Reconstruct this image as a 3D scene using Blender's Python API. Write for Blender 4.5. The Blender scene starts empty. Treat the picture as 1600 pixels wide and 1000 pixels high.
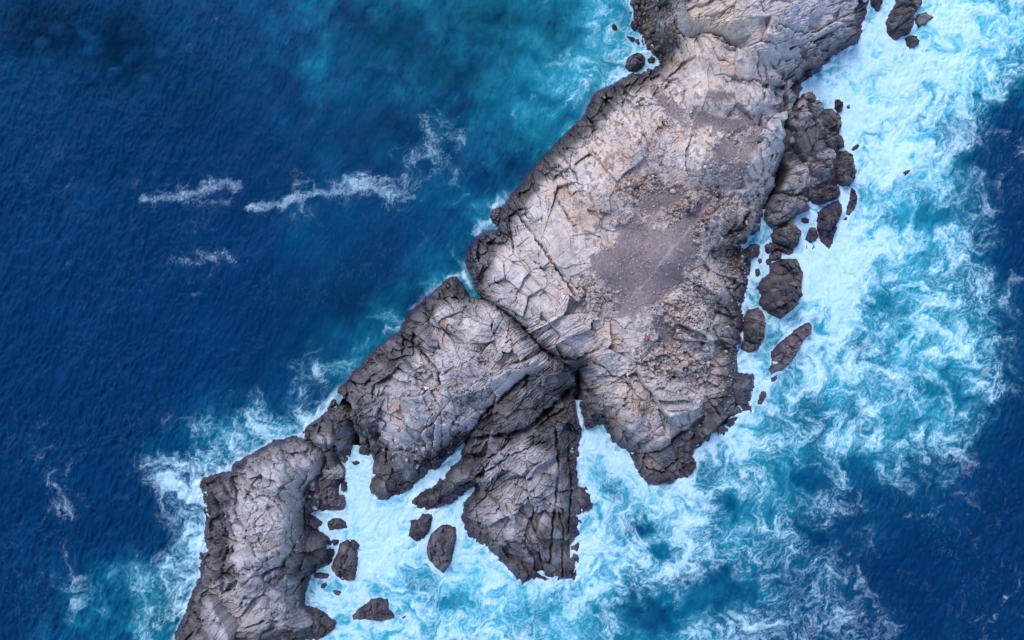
import math, random
import numpy as np

# ------------------------------------------------------------------ survey
S = 0.0625            # metres on the water for one survey unit (photo pixel of 1600)
CAMH = 75.0           # drone height above the water
f32 = np.float32
import bpy, bmesh
from mathutils import Vector, Matrix, Euler

# ------------------------------------------------------------------ camera, light, exposure
scene = bpy.context.scene
SUN_EL, SUN_AZ = math.radians(52), math.radians(-32)    # height, and bearing from +Y towards -X when negative
cam = bpy.data.cameras.new('drone_camera'); cam_o = bpy.data.objects.new('drone_camera', cam)
scene.collection.objects.link(cam_o); scene.camera = cam_o
cam_o.location = (0, 0, CAMH); cam_o.rotation_euler = (0, 0, 0)
cam.sensor_fit = 'HORIZONTAL'; cam.angle = 2*math.atan(800*S/CAMH); cam.clip_end = 4000
world = bpy.data.worlds.new('World'); scene.world = world; world.use_nodes = True
wn = world.node_tree.nodes; wl = world.node_tree.links
sky = wn.new('ShaderNodeTexSky'); sky.sky_type = 'NISHITA'; sky.sun_disc = False
sky.sun_elevation = SUN_EL; sky.sun_rotation = SUN_AZ; sky.air_density = 1.0; sky.dust_density = .4; sky.ozone_density = 2.5
bg = wn['Background']; bg.inputs['Strength'].default_value = 0.15
wl.new(sky.outputs[0], bg.inputs['Color'])
sl = bpy.data.lights.new('sun', 'SUN'); sl.energy = 1.15; sl.angle = math.radians(24); sl.color = (1, .96, .91)
so = bpy.data.objects.new('sun', sl); scene.collection.objects.link(so)
sdir = Vector((math.sin(SUN_AZ)*math.cos(SUN_EL), math.cos(SUN_AZ)*math.cos(SUN_EL), math.sin(SUN_EL)))
so.rotation_euler = sdir.to_track_quat('Z', 'Y').to_euler(); so.location = sdir*120
scene.view_settings.view_transform = 'Standard'; scene.view_settings.look = 'None'; scene.view_settings.gamma = 1
scene.view_settings.use_curve_mapping = False; scene.view_settings.exposure = 0.98
scene.cycles.use_denoising = True; scene.cycles.max_bounces = 4; scene.cycles.diffuse_bounces = 2; scene.cycles.transparent_max_bounces = 8

# ------------------------------------------------------------------ helpers
def tag(o, label=None, category=None, group=None, kind=None):
    for k, v in (('label', label), ('category', category), ('group', group), ('kind', kind)):
        if v: o[k] = v
    return o
def empty(name, loc=(0, 0, 0)):
    o = bpy.data.objects.new(name, None); scene.collection.objects.link(o); o.location = loc; o.empty_display_size = .3
    return o
def mesh_np(name, co, quads, attrs=None, smooth=False, mat=None):
    me = bpy.data.meshes.new(name)
    n, f = len(co), len(quads)
    me.vertices.add(n); me.vertices.foreach_set('co', np.ascontiguousarray(co, f32).ravel())
    me.loops.add(f*4); me.loops.foreach_set('vertex_index', np.ascontiguousarray(quads, np.int32).ravel())
    me.polygons.add(f); me.polygons.foreach_set('loop_start', np.arange(0, f*4, 4, dtype=np.int32))
    me.polygons.foreach_set('use_smooth', np.full(f, smooth, bool))
    for k, a in (attrs or {}).items():
        if a.ndim == 1:
            me.attributes.new(k, 'FLOAT', 'POINT').data.foreach_set('value', np.ascontiguousarray(a, f32))
        else:
            c = np.ones((n, 4), f32); c[:, :3] = a
            me.attributes.new(k, 'FLOAT_COLOR', 'POINT').data.foreach_set('color', c.ravel())
    me.update(calc_edges=True)
    if mat: me.materials.append(mat)
    return me
def obj(name, me, parent=None):
    o = bpy.data.objects.new(name, me); scene.collection.objects.link(o)
    if parent: o.parent = parent
    return o
def ground_xy(px, py, h):
    """survey position seen at height h -> metres on the map (relief displacement of the air photo taken out)"""
    k = S*(1-h/CAMH)
    return (px-800)*k, (500-py)*k

class NT:
    def __init__(self, name):
        self.m = bpy.data.materials.new(name); self.m.use_nodes = True
        self.t = self.m.node_tree; self.t.nodes.clear()
    def n(self, typ, ins=None, **kw):
        q = self.t.nodes.new(typ)
        for k, v in kw.items(): setattr(q, k, v)
        for k, v in (ins or {}).items():
            if hasattr(v, 'is_linked') or isinstance(v, bpy.types.NodeSocket): self.t.links.new(v, q.inputs[k])
            else: q.inputs[k].default_value = v
        return q
    def math(self, op, a, b=None, clamp=False):
        i = {0: a}
        if b is not None: i[1] = b
        return self.n('ShaderNodeMath', i, operation=op, use_clamp=clamp).outputs[0]
    def mix(self, f, a, b, blend='MIX'):
        q = self.t.nodes.new('ShaderNodeMix'); q.data_type = 'RGBA'; q.blend_type = blend
        for k, v in ((0, f), (6, a), (7, b)):
            if isinstance(v, bpy.types.NodeSocket): self.t.links.new(v, q.inputs[k])
            else: q.inputs[k].default_value = v if not isinstance(v, tuple) or len(v) == 4 else v+(1,)
        return q.outputs[2]
    def ramp(self, f, a, b):
        return self.n('ShaderNodeMapRange', {0: f, 1: a, 2: b, 3: 0., 4: 1.}, clamp=True).outputs[0]
    def out(self, s):
        self.n('ShaderNodeOutputMaterial', {0: s}); return self.m

def mat_rock():
    t = NT('rock')
    col = t.n('ShaderNodeAttribute', attribute_name='tint').outputs['Color']
    wet = t.n('ShaderNodeAttribute', attribute_name='wet').outputs['Fac']
    pos = t.n('ShaderNodeNewGeometry').outputs['Position']
    n1 = t.n('ShaderNodeTexNoise', {'Vector': pos, 'Scale': 5.5, 'Detail': 6., 'Roughness': .72}).outputs[0]
    n2 = t.n('ShaderNodeTexNoise', {'Vector': pos, 'Scale': 1.6, 'Detail': 5., 'Roughness': .65, 'Distortion': .6}).outputs[0]
    f1 = t.n('ShaderNodeMapRange', {0: n1, 1: .3, 2: .72, 3: .80, 4: 1.16}).outputs[0]
    f2 = t.n('ShaderNodeMapRange', {0: n2, 1: .3, 2: .7, 3: .86, 4: 1.14}).outputs[0]
    v = t.math('MULTIPLY', f1, f2)
    c = t.mix(1., col, t.n('ShaderNodeCombineColor', {0: v, 1: v, 2: v}).outputs[0], 'MULTIPLY')
    rough = t.n('ShaderNodeMapRange', {0: wet, 1: 0., 2: 1., 3: .92, 4: .38}).outputs[0]
    bump = t.n('ShaderNodeBump', {'Height': n1, 'Strength': .5, 'Distance': .06}).outputs[0]
    return t.out(t.n('ShaderNodeBsdfPrincipled', {'Base Color': c, 'Roughness': rough, 'Normal': bump, 'Specular IOR Level': .35}).outputs[0])

def mat_stone(name, dark, light):
    t = NT(name)
    r = t.n('ShaderNodeObjectInfo').outputs['Random']
    pos = t.n('ShaderNodeNewGeometry').outputs['Position']
    n1 = t.n('ShaderNodeTexNoise', {'Vector': pos, 'Scale': 7., 'Detail': 5., 'Roughness': .7}).outputs[0]
    c = t.mix(r, dark, light)
    f = t.n('ShaderNodeMapRange', {0: n1, 1: .3, 2: .7, 3: .75, 4: 1.2}).outputs[0]
    c = t.mix(1., c, t.n('ShaderNodeCombineColor', {0: f, 1: f, 2: f}).outputs[0], 'MULTIPLY')
    bump = t.n('ShaderNodeBump', {'Height': n1, 'Strength': .5, 'Distance': .05}).outputs[0]
    return t.out(t.n('ShaderNodeBsdfPrincipled', {'Base Color': c, 'Roughness': .9, 'Normal': bump, 'Specular IOR Level': .3}).outputs[0])

def mat_sea():
    t = NT('sea_water')
    col = t.n('ShaderNodeAttribute', attribute_name='tint').outputs['Color']
    foam = t.n('ShaderNodeAttribute', attribute_name='foam').outputs['Fac']
    clear = t.n('ShaderNodeAttribute', attribute_name='clear').outputs['Fac']
    pos = t.n('ShaderNodeNewGeometry').outputs['Position']
    sp = t.n('ShaderNodeMapping', {'Vector': pos, 'Scale': (1.9, .85, 1.), 'Rotation': (0, 0, .2)}).outputs[0]
    n1 = t.n('ShaderNodeTexNoise', {'Vector': sp, 'Scale': 1.5, 'Detail': 7., 'Roughness': .68, 'Distortion': .8}).outputs[0]
    n2 = t.n('ShaderNodeTexNoise', {'Vector': pos, 'Scale': 6., 'Detail': 4., 'Roughness': .7, 'Distortion': .5}).outputs[0]
    bump = t.n('ShaderNodeBump', {'Height': n1, 'Strength': .45, 'Distance': .18}).outputs[0]
    ff = t.math('ADD', foam, t.math('MULTIPLY', t.math('SUBTRACT', n2, .5), t.math('MULTIPLY', t.math('MULTIPLY', foam, t.math('SUBTRACT', 1.08, foam)), 2.6)), True)
    body = t.n('ShaderNodeBsdfPrincipled', {'Base Color': col, 'Roughness': .28, 'IOR': 1.33, 'Specular IOR Level': .045, 'Normal': bump}).outputs[0]
    tr = t.n('ShaderNodeBsdfTransparent', {0: (.15, .50, .74, 1)}).outputs[0]
    w = t.n('ShaderNodeMixShader', {0: clear, 1: body, 2: tr}).outputs[0]
    fb = t.n('ShaderNodeBump', {'Height': ff, 'Strength': .25, 'Distance': .08, 'Normal': bump}).outputs[0]
    fo = t.n('ShaderNodeBsdfDiffuse', {'Color': (.64, .80, .87, 1), 'Normal': fb}).outputs[0]
    return t.out(t.n('ShaderNodeMixShader', {0: ff, 1: w, 2: fo}).outputs[0])

def mat_plain(name, c, rough=.8):
    t = NT(name)
    pos = t.n('ShaderNodeTexCoord').outputs['Object']
    n = t.n('ShaderNodeTexNoise', {'Vector': pos, 'Scale': 9., 'Detail': 3.}).outputs[0]
    f = t.n('ShaderNodeMapRange', {0: n, 1: .3, 2: .7, 3: .85, 4: 1.1}).outputs[0]
    cc = t.mix(1., c+(1,), t.n('ShaderNodeCombineColor', {0: f, 1: f, 2: f}).outputs[0], 'MULTIPLY')
    return t.out(t.n('ShaderNodeBsdfPrincipled', {'Base Color': cc, 'Roughness': rough}).outputs[0])
M_ROCK = mat_rock(); M_SEA = mat_sea()


# ------------------------------------------------------------------ noise
_rng = np.random.RandomState(7)
_PERM = np.concatenate([_rng.permutation(4096)]*2).astype(np.int32)
_ANG = _rng.rand(4096)*2*np.pi
_GX = np.cos(_ANG).astype(f32); _GY = np.sin(_ANG).astype(f32)
_R1 = _rng.rand(4096).astype(f32); _R2 = _rng.rand(4096).astype(f32)
_R3 = _rng.rand(4096).astype(f32); _R4 = _rng.rand(4096).astype(f32)

def _h(ix, iy, seed):
    return _PERM[(_PERM[(ix + seed*131) & 4095] + iy) & 4095]

def perlin(x, y, seed=0):
    x = np.asarray(x, f32); y = np.asarray(y, f32)
    x0 = np.floor(x); y0 = np.floor(y)
    fx = x-x0; fy = y-y0
    ix = x0.astype(np.int32); iy = y0.astype(np.int32)
    u = fx*fx*fx*(fx*(fx*6-15)+10); v = fy*fy*fy*(fy*(fy*6-15)+10)
    def g(i, j):
        k = _h(ix+i, iy+j, seed)
        return _GX[k]*(fx-i) + _GY[k]*(fy-j)
    a = g(0,0); b = g(1,0); c = g(0,1); d = g(1,1)
    a = a+u*(b-a); c = c+u*(d-c)
    return (a+v*(c-a))*1.5

def fbm(x, y, octv=4, seed=0, gain=0.5, lac=2.03):
    r = 0; a = 1.0; t = 0
    for o in range(octv):
        r = r + a*perlin(x, y, seed+o*17); t += a
        x = x*lac+13.7; y = y*lac-7.3; a *= gain
    return r/t

def ridged(x, y, octv=4, seed=0, gain=0.55, lac=2.03):
    r = 0; a = 1.0; t = 0
    for o in range(octv):
        n = 1-np.abs(perlin(x, y, seed+o*19))*1.9
        r = r + a*n; t += a
        x = x*lac+5.7; y = y*lac-9.3; a *= gain
    return r/t

def worley(x, y, seed=0, jit=0.9):
    x = np.asarray(x, f32); y = np.asarray(y, f32)
    x0 = np.floor(x); y0 = np.floor(y)
    ix = x0.astype(np.int32); iy = y0.astype(np.int32)
    fx = x-x0; fy = y-y0
    d1 = np.full(x.shape, 9, f32); d2 = np.full(x.shape, 9, f32)
    bid = np.zeros(x.shape, np.int32); vx = np.zeros(x.shape, f32); vy = np.zeros(x.shape, f32)
    wx = np.zeros(x.shape, f32); wy = np.zeros(x.shape, f32)
    for i in (-1, 0, 1):
        for j in (-1, 0, 1):
            k = _h(ix+i, iy+j, seed)
            px = i+0.5+(_R1[k]-0.5)*jit-fx; py = j+0.5+(_R2[k]-0.5)*jit-fy
            d = px*px+py*py
            m = d < d1
            m2 = (~m) & (d < d2)
            d2 = np.where(m, d1, np.where(m2, d, d2))
            wx = np.where(m, vx, np.where(m2, px, wx)); wy = np.where(m, vy, np.where(m2, py, wy))
            d1 = np.where(m, d, d1); bid = np.where(m, k, bid)
            vx = np.where(m, px, vx); vy = np.where(m, py, vy)
    # true distance to the border between the two nearest seeds
    ex = wx-vx; ey = wy-vy
    el = np.sqrt(ex*ex+ey*ey)+1e-6
    edge = ((wx+vx)*0.5*ex+(wy+vy)*0.5*ey)/el
    return np.sqrt(d1), edge, bid, vx, vy

def sstep(a, b, x):
    t = np.clip((x-a)/(b-a), 0, 1)
    return t*t*(3-2*t)

def mixc(a, b, t):
    return a+(b-a)*t[..., None]

# ------------------------------------------------------------------ polygons
def sdf(poly, X, Y):
    """signed distance, positive inside"""
    P = np.asarray(poly, f32); Q = np.roll(P, -1, 0)
    d = np.full(X.shape, 1e9, f32); ins = np.zeros(X.shape, bool)
    for (ax, ay), (bx, by) in zip(P, Q):
        ex, ey = bx-ax, by-ay
        t = np.clip(((X-ax)*ex+(Y-ay)*ey)/(ex*ex+ey*ey+1e-9), 0, 1)
        d = np.minimum(d, (X-ax-t*ex)**2+(Y-ay-t*ey)**2)
        if ay != by:
            c = ((ay > Y) != (by > Y)) & (X < (bx-ax)*(Y-ay)/(by-ay)+ax)
            ins ^= c
    d = np.sqrt(d)
    return np.where(ins, d, -d)

def seg_dist(line, X, Y):
    """distance to an open polyline, and 0..1 position along it"""
    d = np.full(X.shape, 1e9, f32); pos = np.zeros(X.shape, f32)
    n = len(line)-1
    for i in range(n):
        (ax, ay), (bx, by) = line[i][:2], line[i+1][:2]
        ex, ey = bx-ax, by-ay
        t = np.clip(((X-ax)*ex+(Y-ay)*ey)/(ex*ex+ey*ey+1e-9), 0, 1)
        q = (X-ax-t*ex)**2+(Y-ay-t*ey)**2
        m = q < d
        d = np.where(m, q, d); pos = np.where(m, (i+t)/n, pos)
    return np.sqrt(d), pos

class Coarse:
    """fields worked out on a coarse lattice and read back smoothly"""
    def __init__(self, x0, y0, x1, y1, step):
        self.x0, self.y0, self.st = x0, y0, step
        self.xs = np.arange(x0, x1+step, step, dtype=f32); self.ys = np.arange(y0, y1+step, step, dtype=f32)
        self.X, self.Y = np.meshgrid(self.xs, self.ys)
    def read(self, F, x, y):
        u = np.clip((x-self.x0)/self.st, 0, len(self.xs)-1.001); v = np.clip((y-self.y0)/self.st, 0, len(self.ys)-1.001)
        i = u.astype(np.int32); j = v.astype(np.int32); a = (u-i).astype(f32); b = (v-j).astype(f32)
        return (F[j, i]*(1-a)+F[j, i+1]*a)*(1-b)+(F[j+1, i]*(1-a)+F[j+1, i+1]*a)*b

def blur(F, n):
    for _ in range(n):
        P = np.pad(F, 1, mode='edge')
        F = (P[:-2, 1:-1]+P[2:, 1:-1]+P[1:-1, :-2]+P[1:-1, 2:]+4*P[1:-1, 1:-1])/8
    return F

# ------------------------------------------------------------------ shoreline
def crop(x0, y0, pts, k=3.0769):
    return [(x0+a/k, y0+b/k) for a, b in pts]

LAND = [(985,-110),(984,-30),(985,0),(990,25),(998,45),(1008,70),(1020,84),(1033,96),(1020,106),(1000,112),(984,115),(955,130),(929,143),(919,163),(909,182),(893,196),(878,211),
 (849,242),(823,271),(813,288),(790,314),(776,332),(777,356),(760,362),(745,369),(730,392),(725,414),(727,432),(738,457),(724,441),(712,427),(704,431),(675,455),(642,484),(620,519),(590,540),
 (561,572),(529,605),(520,618),(509,642),(483,662),(467,678),(428,688),(395,707),(369,720),(356,736),(335,742),(314,749),(308,759),(317,782),(321,814),(317,834),(313,870),(311,899),
 (288,958),(271,997),(262,1040),(245,1110),(470,1110),(480,1050),(487,1010),(500,997),(525,977),(512,961),(476,945),(478,922),(486,902),(496,889),(515,883),(522,863),(515,837),(492,824),(485,812),(486,802),
 (505,799),(538,798),(540,782),(525,769),(535,757),(544,750),(545,730),(550,715),(554,711),(566,712),(579,717),(580,735),(579,750),(577,769),(593,782),(612,780),(629,772),(655,753),(690,727),(717,704),
 (719,716),(695,741),(673,760),(643,776),(642,789),(655,796),(676,796),(702,789),(728,770),(741,763),(725,786),(721,812),(728,835),(745,848),(764,861),(780,874),(799,900),(816,914),(845,906),(861,910),
 (885,905),(900,906),(905,874),(907,835),(906,806),(926,793),(923,770),(907,750),(905,724),(906,695),(910,676),(904,652),(903,640),(907,640),(909,655),(916,671),(941,665),(957,691),(986,710),(990,730),(1012,759),(1051,756),
 (1077,746),(1089,727),(1084,704),(1110,694),(1136,681),(1155,658),(1162,644),(1175,647),(1175,626),(1181,600),(1181,582),(1155,580),(1152,567),(1155,548),(1160,520),(1163,500),(1160,480),(1168,455),(1169,435),(1172,410),
 (1182,393),(1165,390),(1160,385),(1175,370),(1188,357),(1193,343),(1210,352),(1235,345),(1258,322),(1285,305),(1308,290),(1315,270),(1312,240),(1312,205),(1302,178),(1285,172),(1275,153),(1255,143),(1255,130),(1288,104),(1314,81),(1340,68),(1350,42),(1356,10),
 (1362,-30),(1375,-110)]

CAP = [(1100,150,7.5),(1000,220,7),(1100,250,8),(950,300,7),(1050,400,7.5),(880,380,6.5),(1130,450,6.6),(1000,500,6.5),(1080,560,5.6),(850,470,6),(1050,640,4.2),(980,640,5),(1170,250,7),(1190,150,6.5),
 (1100,500,6.2),(940,420,7),(1150,330,6.6),(1120,10,7.2),(1155,20,7.1),(1090,25,6.8),(1120,-80,7.6),(1050,50,4.5),(1040,20,3),(1060,-60,5),(1100,85,6.6),(1050,110,6),(1010,30,.8),(1020,70,.8),(1035,90,1.0),(1000,-60,.8),
 (1230,30,5.5),(1290,50,4),(1335,20,2.2),(1240,110,4.0),(1195,60,6.6),(1250,-80,5.5),(1320,-80,3),(1260,180,2.4),(1250,230,2.2),(1225,200,4.2),(1300,200,.6),(1300,260,.5),(1240,310,.9),(1280,295,.4),(1215,338,.7),
 (1160,615,1.4),(1172,600,1.1),(1130,650,1.7),(1090,680,1.6),(1040,730,1.6),(1060,700,2.2),(1152,530,1.4),(1165,430,1.2),(1165,470,1.2),(1135,600,4.2),(1010,690,4.0),(1020,735,2.4),
 (760,500,5.5),(700,560,5.5),(640,600,4.6),(690,640,5.6),(620,680,5.0),(670,700,4.4),(600,755,1.8),(640,750,1.8),(800,560,5),(850,585,4),(790,640,3.8),(870,610,3),(560,620,3.2),(575,680,2.4),
 (750,740,3.4),(830,720,3.6),(880,690,2.5),(800,800,3.2),(860,800,2.6),(820,880,1.8),(893,850,1.0),(905,770,.8),(680,775,1.2),(740,800,2.2),
 (500,690,3.2),(420,760,5.6),(440,820,5.8),(400,880,5.2),(400,940,4.4),(350,960,2.8),(460,960,3.4),(500,850,2.2),(515,780,1.2),(340,790,2.4),(340,860,2.4),(530,740,1.2),(505,980,.9),(390,1060,4),(300,1060,2)]

# fissures: points, half width, depth in metres
GULLY = [
 ([(719,418),(727,432),(737,456)],6.5,7),([(737,456),(765,472),(800,495),(825,520),(850,548),(875,565),(900,580),(908,592)],2.4,1.5),
 ([(908,588),(910,603),(906,622)],6.5,5.0),([(906,618),(904,632),(905,645),(909,658),(913,672)],2.0,4),
 ([(850,548),(875,560),(905,562),(935,545)],3,1.2),
 ([(620,522),(649,540),(662,553),(685,582),(688,611)],1.8,.9),([(899,608),(863,640),(821,676),(775,684),(735,690),(716,704)],4.5,2.0),
 ([(824,588),(785,621),(752,655),(735,680),(722,700)],3.0,1.5),([(880,640),(845,668),(800,690),(760,722)],2.2,1.0),
 ([(525,619),(540,645),(546,675),(555,709)],5,2.6),([(467,678),(480,694),(503,714),(499,746),(480,757),(470,770),(470,808),(473,827),(460,855),(440,885),(405,905)],3.5,1.2),
 ([(522,716),(540,735)],3,1),([(1237,250),(1224,292),(1203,325),(1195,345)],5,3.6),([(1255,143),(1243,165),(1236,200),(1237,250)],2.5,1.0),
 ([(807,330),(829,359),(855,398),(881,434),(901,466)],1.6,.8),([(866,262),(884,283),(893,305)],1.4,.6),([(874,240),(900,272),(905,288)],1.5,.6),
 ([(812,302),(822,335),(838,352)],1.3,.5),([(790,345),(800,370),(805,400)],1.3,.5),([(833,285),(845,320),(848,355)],1.2,.4),
 ([(866,300),(875,315),(888,340),(897,352)],1.5,.6),([(905,205),(925,230),(938,250)],1.2,.4),([(942,150),(965,170),(985,190)],1.2,.5),
 ([(960,135),(975,155),(1000,165)],1.2,.5),([(1060,42),(1075,48),(1100,44),(1115,46),(1130,52),(1155,68)],2.4,1.6),
 ([(1180,-10),(1195,20),(1205,45),(1215,75)],1.5,.6),([(1185,80),(1188,110),(1198,130),(1195,170),(1188,210)],2.0,.7),
 ([(1215,40),(1245,45),(1275,48),(1310,30),(1350,15)],1.8,.8),([(1240,70),(1270,62),(1300,50),(1335,40)],2,.9),([(1300,50),(1312,72)],1.5,.8),([(1275,62),(1285,90)],1.5,.6),
 ([(520,700),(500,712)],2,.8),([(579,717),(575,700),(560,670),(549,645)],2,.8),([(580,740),(605,752),(625,758),(645,752)],1.5,.6),
 ([(600,745),(625,735),(660,730),(700,700)],1.3,.4),([(604,560),(640,585),(668,600),(690,640),(688,700)],1.4,.5),
 ([(850,640),(870,680),(872,730),(868,780),(862,830),(860,880)],2.2,1.0),([(805,760),(845,775),(880,795)],1.5,.7),([(868,780),(880,830),(878,900)],1.6,.7),([(888,700),(893,760),(888,830)],1.8,.8),
 ([(720,760),(760,735),(800,710),(850,690)],1.8,.9),([(735,800),(765,770),(790,755),(830,745)],1.6,.7),([(770,840),(800,845),(840,850),(850,900)],1.4,.5),
 ([(840,790),(830,820),(820,845)],1.3,.5),([(845,795),(862,808)],1.3,.5),
 ([(985,705),(1000,712),(1030,705),(1050,690),(1075,672),(1095,665)],2.4,1.0),([(1040,640),(1075,640),(1100,632),(1130,620)],1.6,.6),([(1110,625),(1125,650),(1140,672)],1.6,.7),
 ([(1090,660),(1100,685)],1.5,.6),([(1145,600),(1150,630),(1160,640)],1.6,.7),([(1130,650),(1150,625)],1.4,.5),([(1010,730),(1035,740),(1060,720)],1.6,.7),([(1040,715),(1070,725)],1.3,.5),
 ([(920,560),(945,575),(960,590),(990,585),(1020,590)],1.6,.7),([(922,615),(950,600),(985,600)],1.6,.6),([(1000,570),(1040,580),(1075,560)],1.3,.4),
 ([(372,768),(395,790),(400,830)],1.6,.7),([(330,770),(345,800),(355,850),(345,900)],1.8,.8),([(345,790),(362,835),(360,870)],1.4,.6),([(405,779),(430,795),(450,812)],1.4,.6),
 ([(355,900),(400,905),(440,930),(480,900)],1.5,.6),([(340,965),(380,985),(420,975),(460,985)],1.6,.8),([(365,930),(395,900),(420,870)],1.3,.5),([(440,720),(460,745),(470,765)],1.3,.5),([(410,715),(405,740),(395,770)],1.2,.5),
]

PALE = [
 [(1010,128),(960,168),(907,222),(862,265),(836,294),(810,330),(787,375),(757,427),(745,455),(800,490),(850,540),(885,552),(925,560),(930,600),(942,640),(957,680),(985,700),(1012,703),(1042,690),(1085,655),(1133,606),(1133,560),(1133,515),
  (1150,470),(1160,440),(1155,400),(1196,333),(1215,290),(1232,240),(1236,190),(1247,130),(1285,92),(1330,56),(1348,-10),(1340,-110),(1080,-110),(1075,40),(1062,65),(1035,105)],
 crop(480,400,[(600,240),(740,200),(800,190),(940,280),(1050,410),(1110,450),(1180,520),(1060,560),(940,660),(860,760),(770,870),(640,950),(540,975),(400,925),(330,860),(330,780),(370,680),(350,650),(460,560),(560,470),(640,440),(610,330)]),
 crop(520,640,[(640,330),(800,200),(900,150),(1000,170),(1060,230),(1130,330),(1100,470),(1000,560),(900,620),(780,600),(700,540),(660,470),(740,420)]),
 crop(200,675,[(490,250),(560,130),(700,70),(850,60),(910,150),(900,230),(830,290),(835,430),(800,560),(700,700),(580,750),(500,700),(510,600),(470,540),(480,400)]),
 crop(200,675,[(380,720),(480,690),(600,770),(720,730),(860,690),(840,800),(880,900),(880,960),(700,960),(500,960),(400,920),(350,830)]),
 [(1046,-110),(1044,55),(1060,72),(1090,60),(1090,-110)], [(480,680),(500,662),(520,680),(530,705),(510,715)], [(1000,712),(1030,706),(1040,725),(1015,745),(1000,735)],
]
PALEW = [1.0, .85, .58, .76, .72, .50, .30, .55]

SOIL = [crop(680,200,[(900,470),(960,420),(1000,470),(1100,490),(1200,420),(1300,330),(1330,350),(1300,430),(1230,500),(1270,600),(1200,690),(1160,760),(1010,880),(960,920),(880,900),(870,780),(770,720),(740,620),(880,560)]),
 crop(880,0,[(700,440),(770,435),(810,470),(740,485),(690,465)]),crop(880,0,[(620,560),(660,510),(700,550),(800,570),(920,560),(930,600),(800,640),(720,600),(640,620)]),
 crop(880,0,[(930,600),(935,720),(870,800),(760,870),(740,850),(850,760),(860,700)]),crop(880,0,[(700,740),(760,680),(840,680),(850,760),(780,800)]),
 crop(880,0,[(410,440),(450,430),(500,480),(580,540),(600,590),(520,570),(470,500)]),crop(880,0,[(380,980),(420,920),(540,910),(600,950),(500,1000)]),
 crop(680,200,[(970,400),(1000,330),(1090,300),(1190,300),(1200,340),(1100,360),(1060,420)]),crop(680,200,[(1530,20),(1545,100),(1450,260),(1380,330),(1350,310),(1470,180),(1500,80)]),
 crop(850,470,[(520,80),(600,100),(650,180),(600,230),(540,170)]),crop(850,470,[(350,20),(450,0),(480,60),(400,90)])]
ORANGE = [(1036,201,9),(951,257,12),(1064,285,11),(1020,224,10),(965,300,18),(1021,343,9),(907,343,16),(1080,414,9),(952,388,10),(1140,110,14),(930,330,20),(1000,290,22),(1050,320,16),(700,508,5),(1120,20,24),(1090,300,14),(1060,215,12),(620,640,14),(690,530,10),(560,640,12),(760,690,10),(1015,730,12),(1050,100,14),(980,240,18),(880,300,14),(1000,640,12),(960,660,12)]

# regions of the rock, for splitting it: name and seed points
REG = [('plateau',[(1050,250),(1000,350),(1080,450),(1130,200),(1130,130),(900,350),(1030,540),(940,260),(1180,260),(1170,340)]),
 ('knoll',[(1120,0),(1110,30),(1150,45),(1120,-80)]),('rock_slab',[(1260,30),(1230,80),(1300,60),(1280,-70)]),
 ('boulder_terrace',[(1280,200),(1270,260),(1290,290),(1225,335)]),('rock_dome',[(820,430),(850,480),(770,400),(790,455)]),
 ('rock_nose',[(1000,660),(1050,620),(960,610),(1060,590)]),('wave_cut_ledge',[(1150,610),(1120,660),(1160,500),(1168,440),(1165,560)]),('rock_tip',[(1030,735),(1060,730)]),
 ('rock_shoulder',[(760,500),(700,500),(660,500),(800,550)]),('rock_hump',[(630,650),(690,650),(600,580),(660,700),(610,750)]),('rock_rib',[(840,620),(790,660),(870,600)]),
 ('rock_spur',[(830,720),(800,800),(870,820),(760,760),(830,880)]),('rock_foot',[(670,780),(700,760)]),
 ('rock_shelf',[(500,690),(520,720),(530,760),(510,790)]),('rock_block',[(420,760),(440,830),(370,800),(480,760)]),('rock_buttress',[(400,950),(340,950),(480,880),(470,960),(360,1060)])]

# where loose stones lie: centre, reach, density
ZONE = [(1140,390,22,60,1.),(1120,300,30,50,.7),(1100,470,34,40,.9),(1060,500,40,40,.9),(1040,560,55,40,.9),(1090,580,40,40,.8),(960,470,50,22,.7),(990,410,50,30,.35),(1150,250,20,50,.7),(1010,300,60,50,.5),(1060,350,40,40,.6),(690,640,30,40,.35),(750,560,40,30,.3),(720,620,25,25,.5),(920,450,30,30,.5),(640,700,30,20,.35),(1000,630,30,30,.4),(1060,610,40,25,.5),(1030,210,60,40,.25),(420,810,40,60,.25),(1200,110,25,30,.2),(1052,48,14,20,.55)]
SEA_RAMP = [(0,(.0010,.030,.092)),(.12,(.0014,.044,.112)),(.3,(.003,.088,.162)),(.5,(.008,.172,.245)),(.7,(.024,.295,.375)),(.85,(.062,.43,.52)),(1,(.12,.54,.62))]
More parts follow.
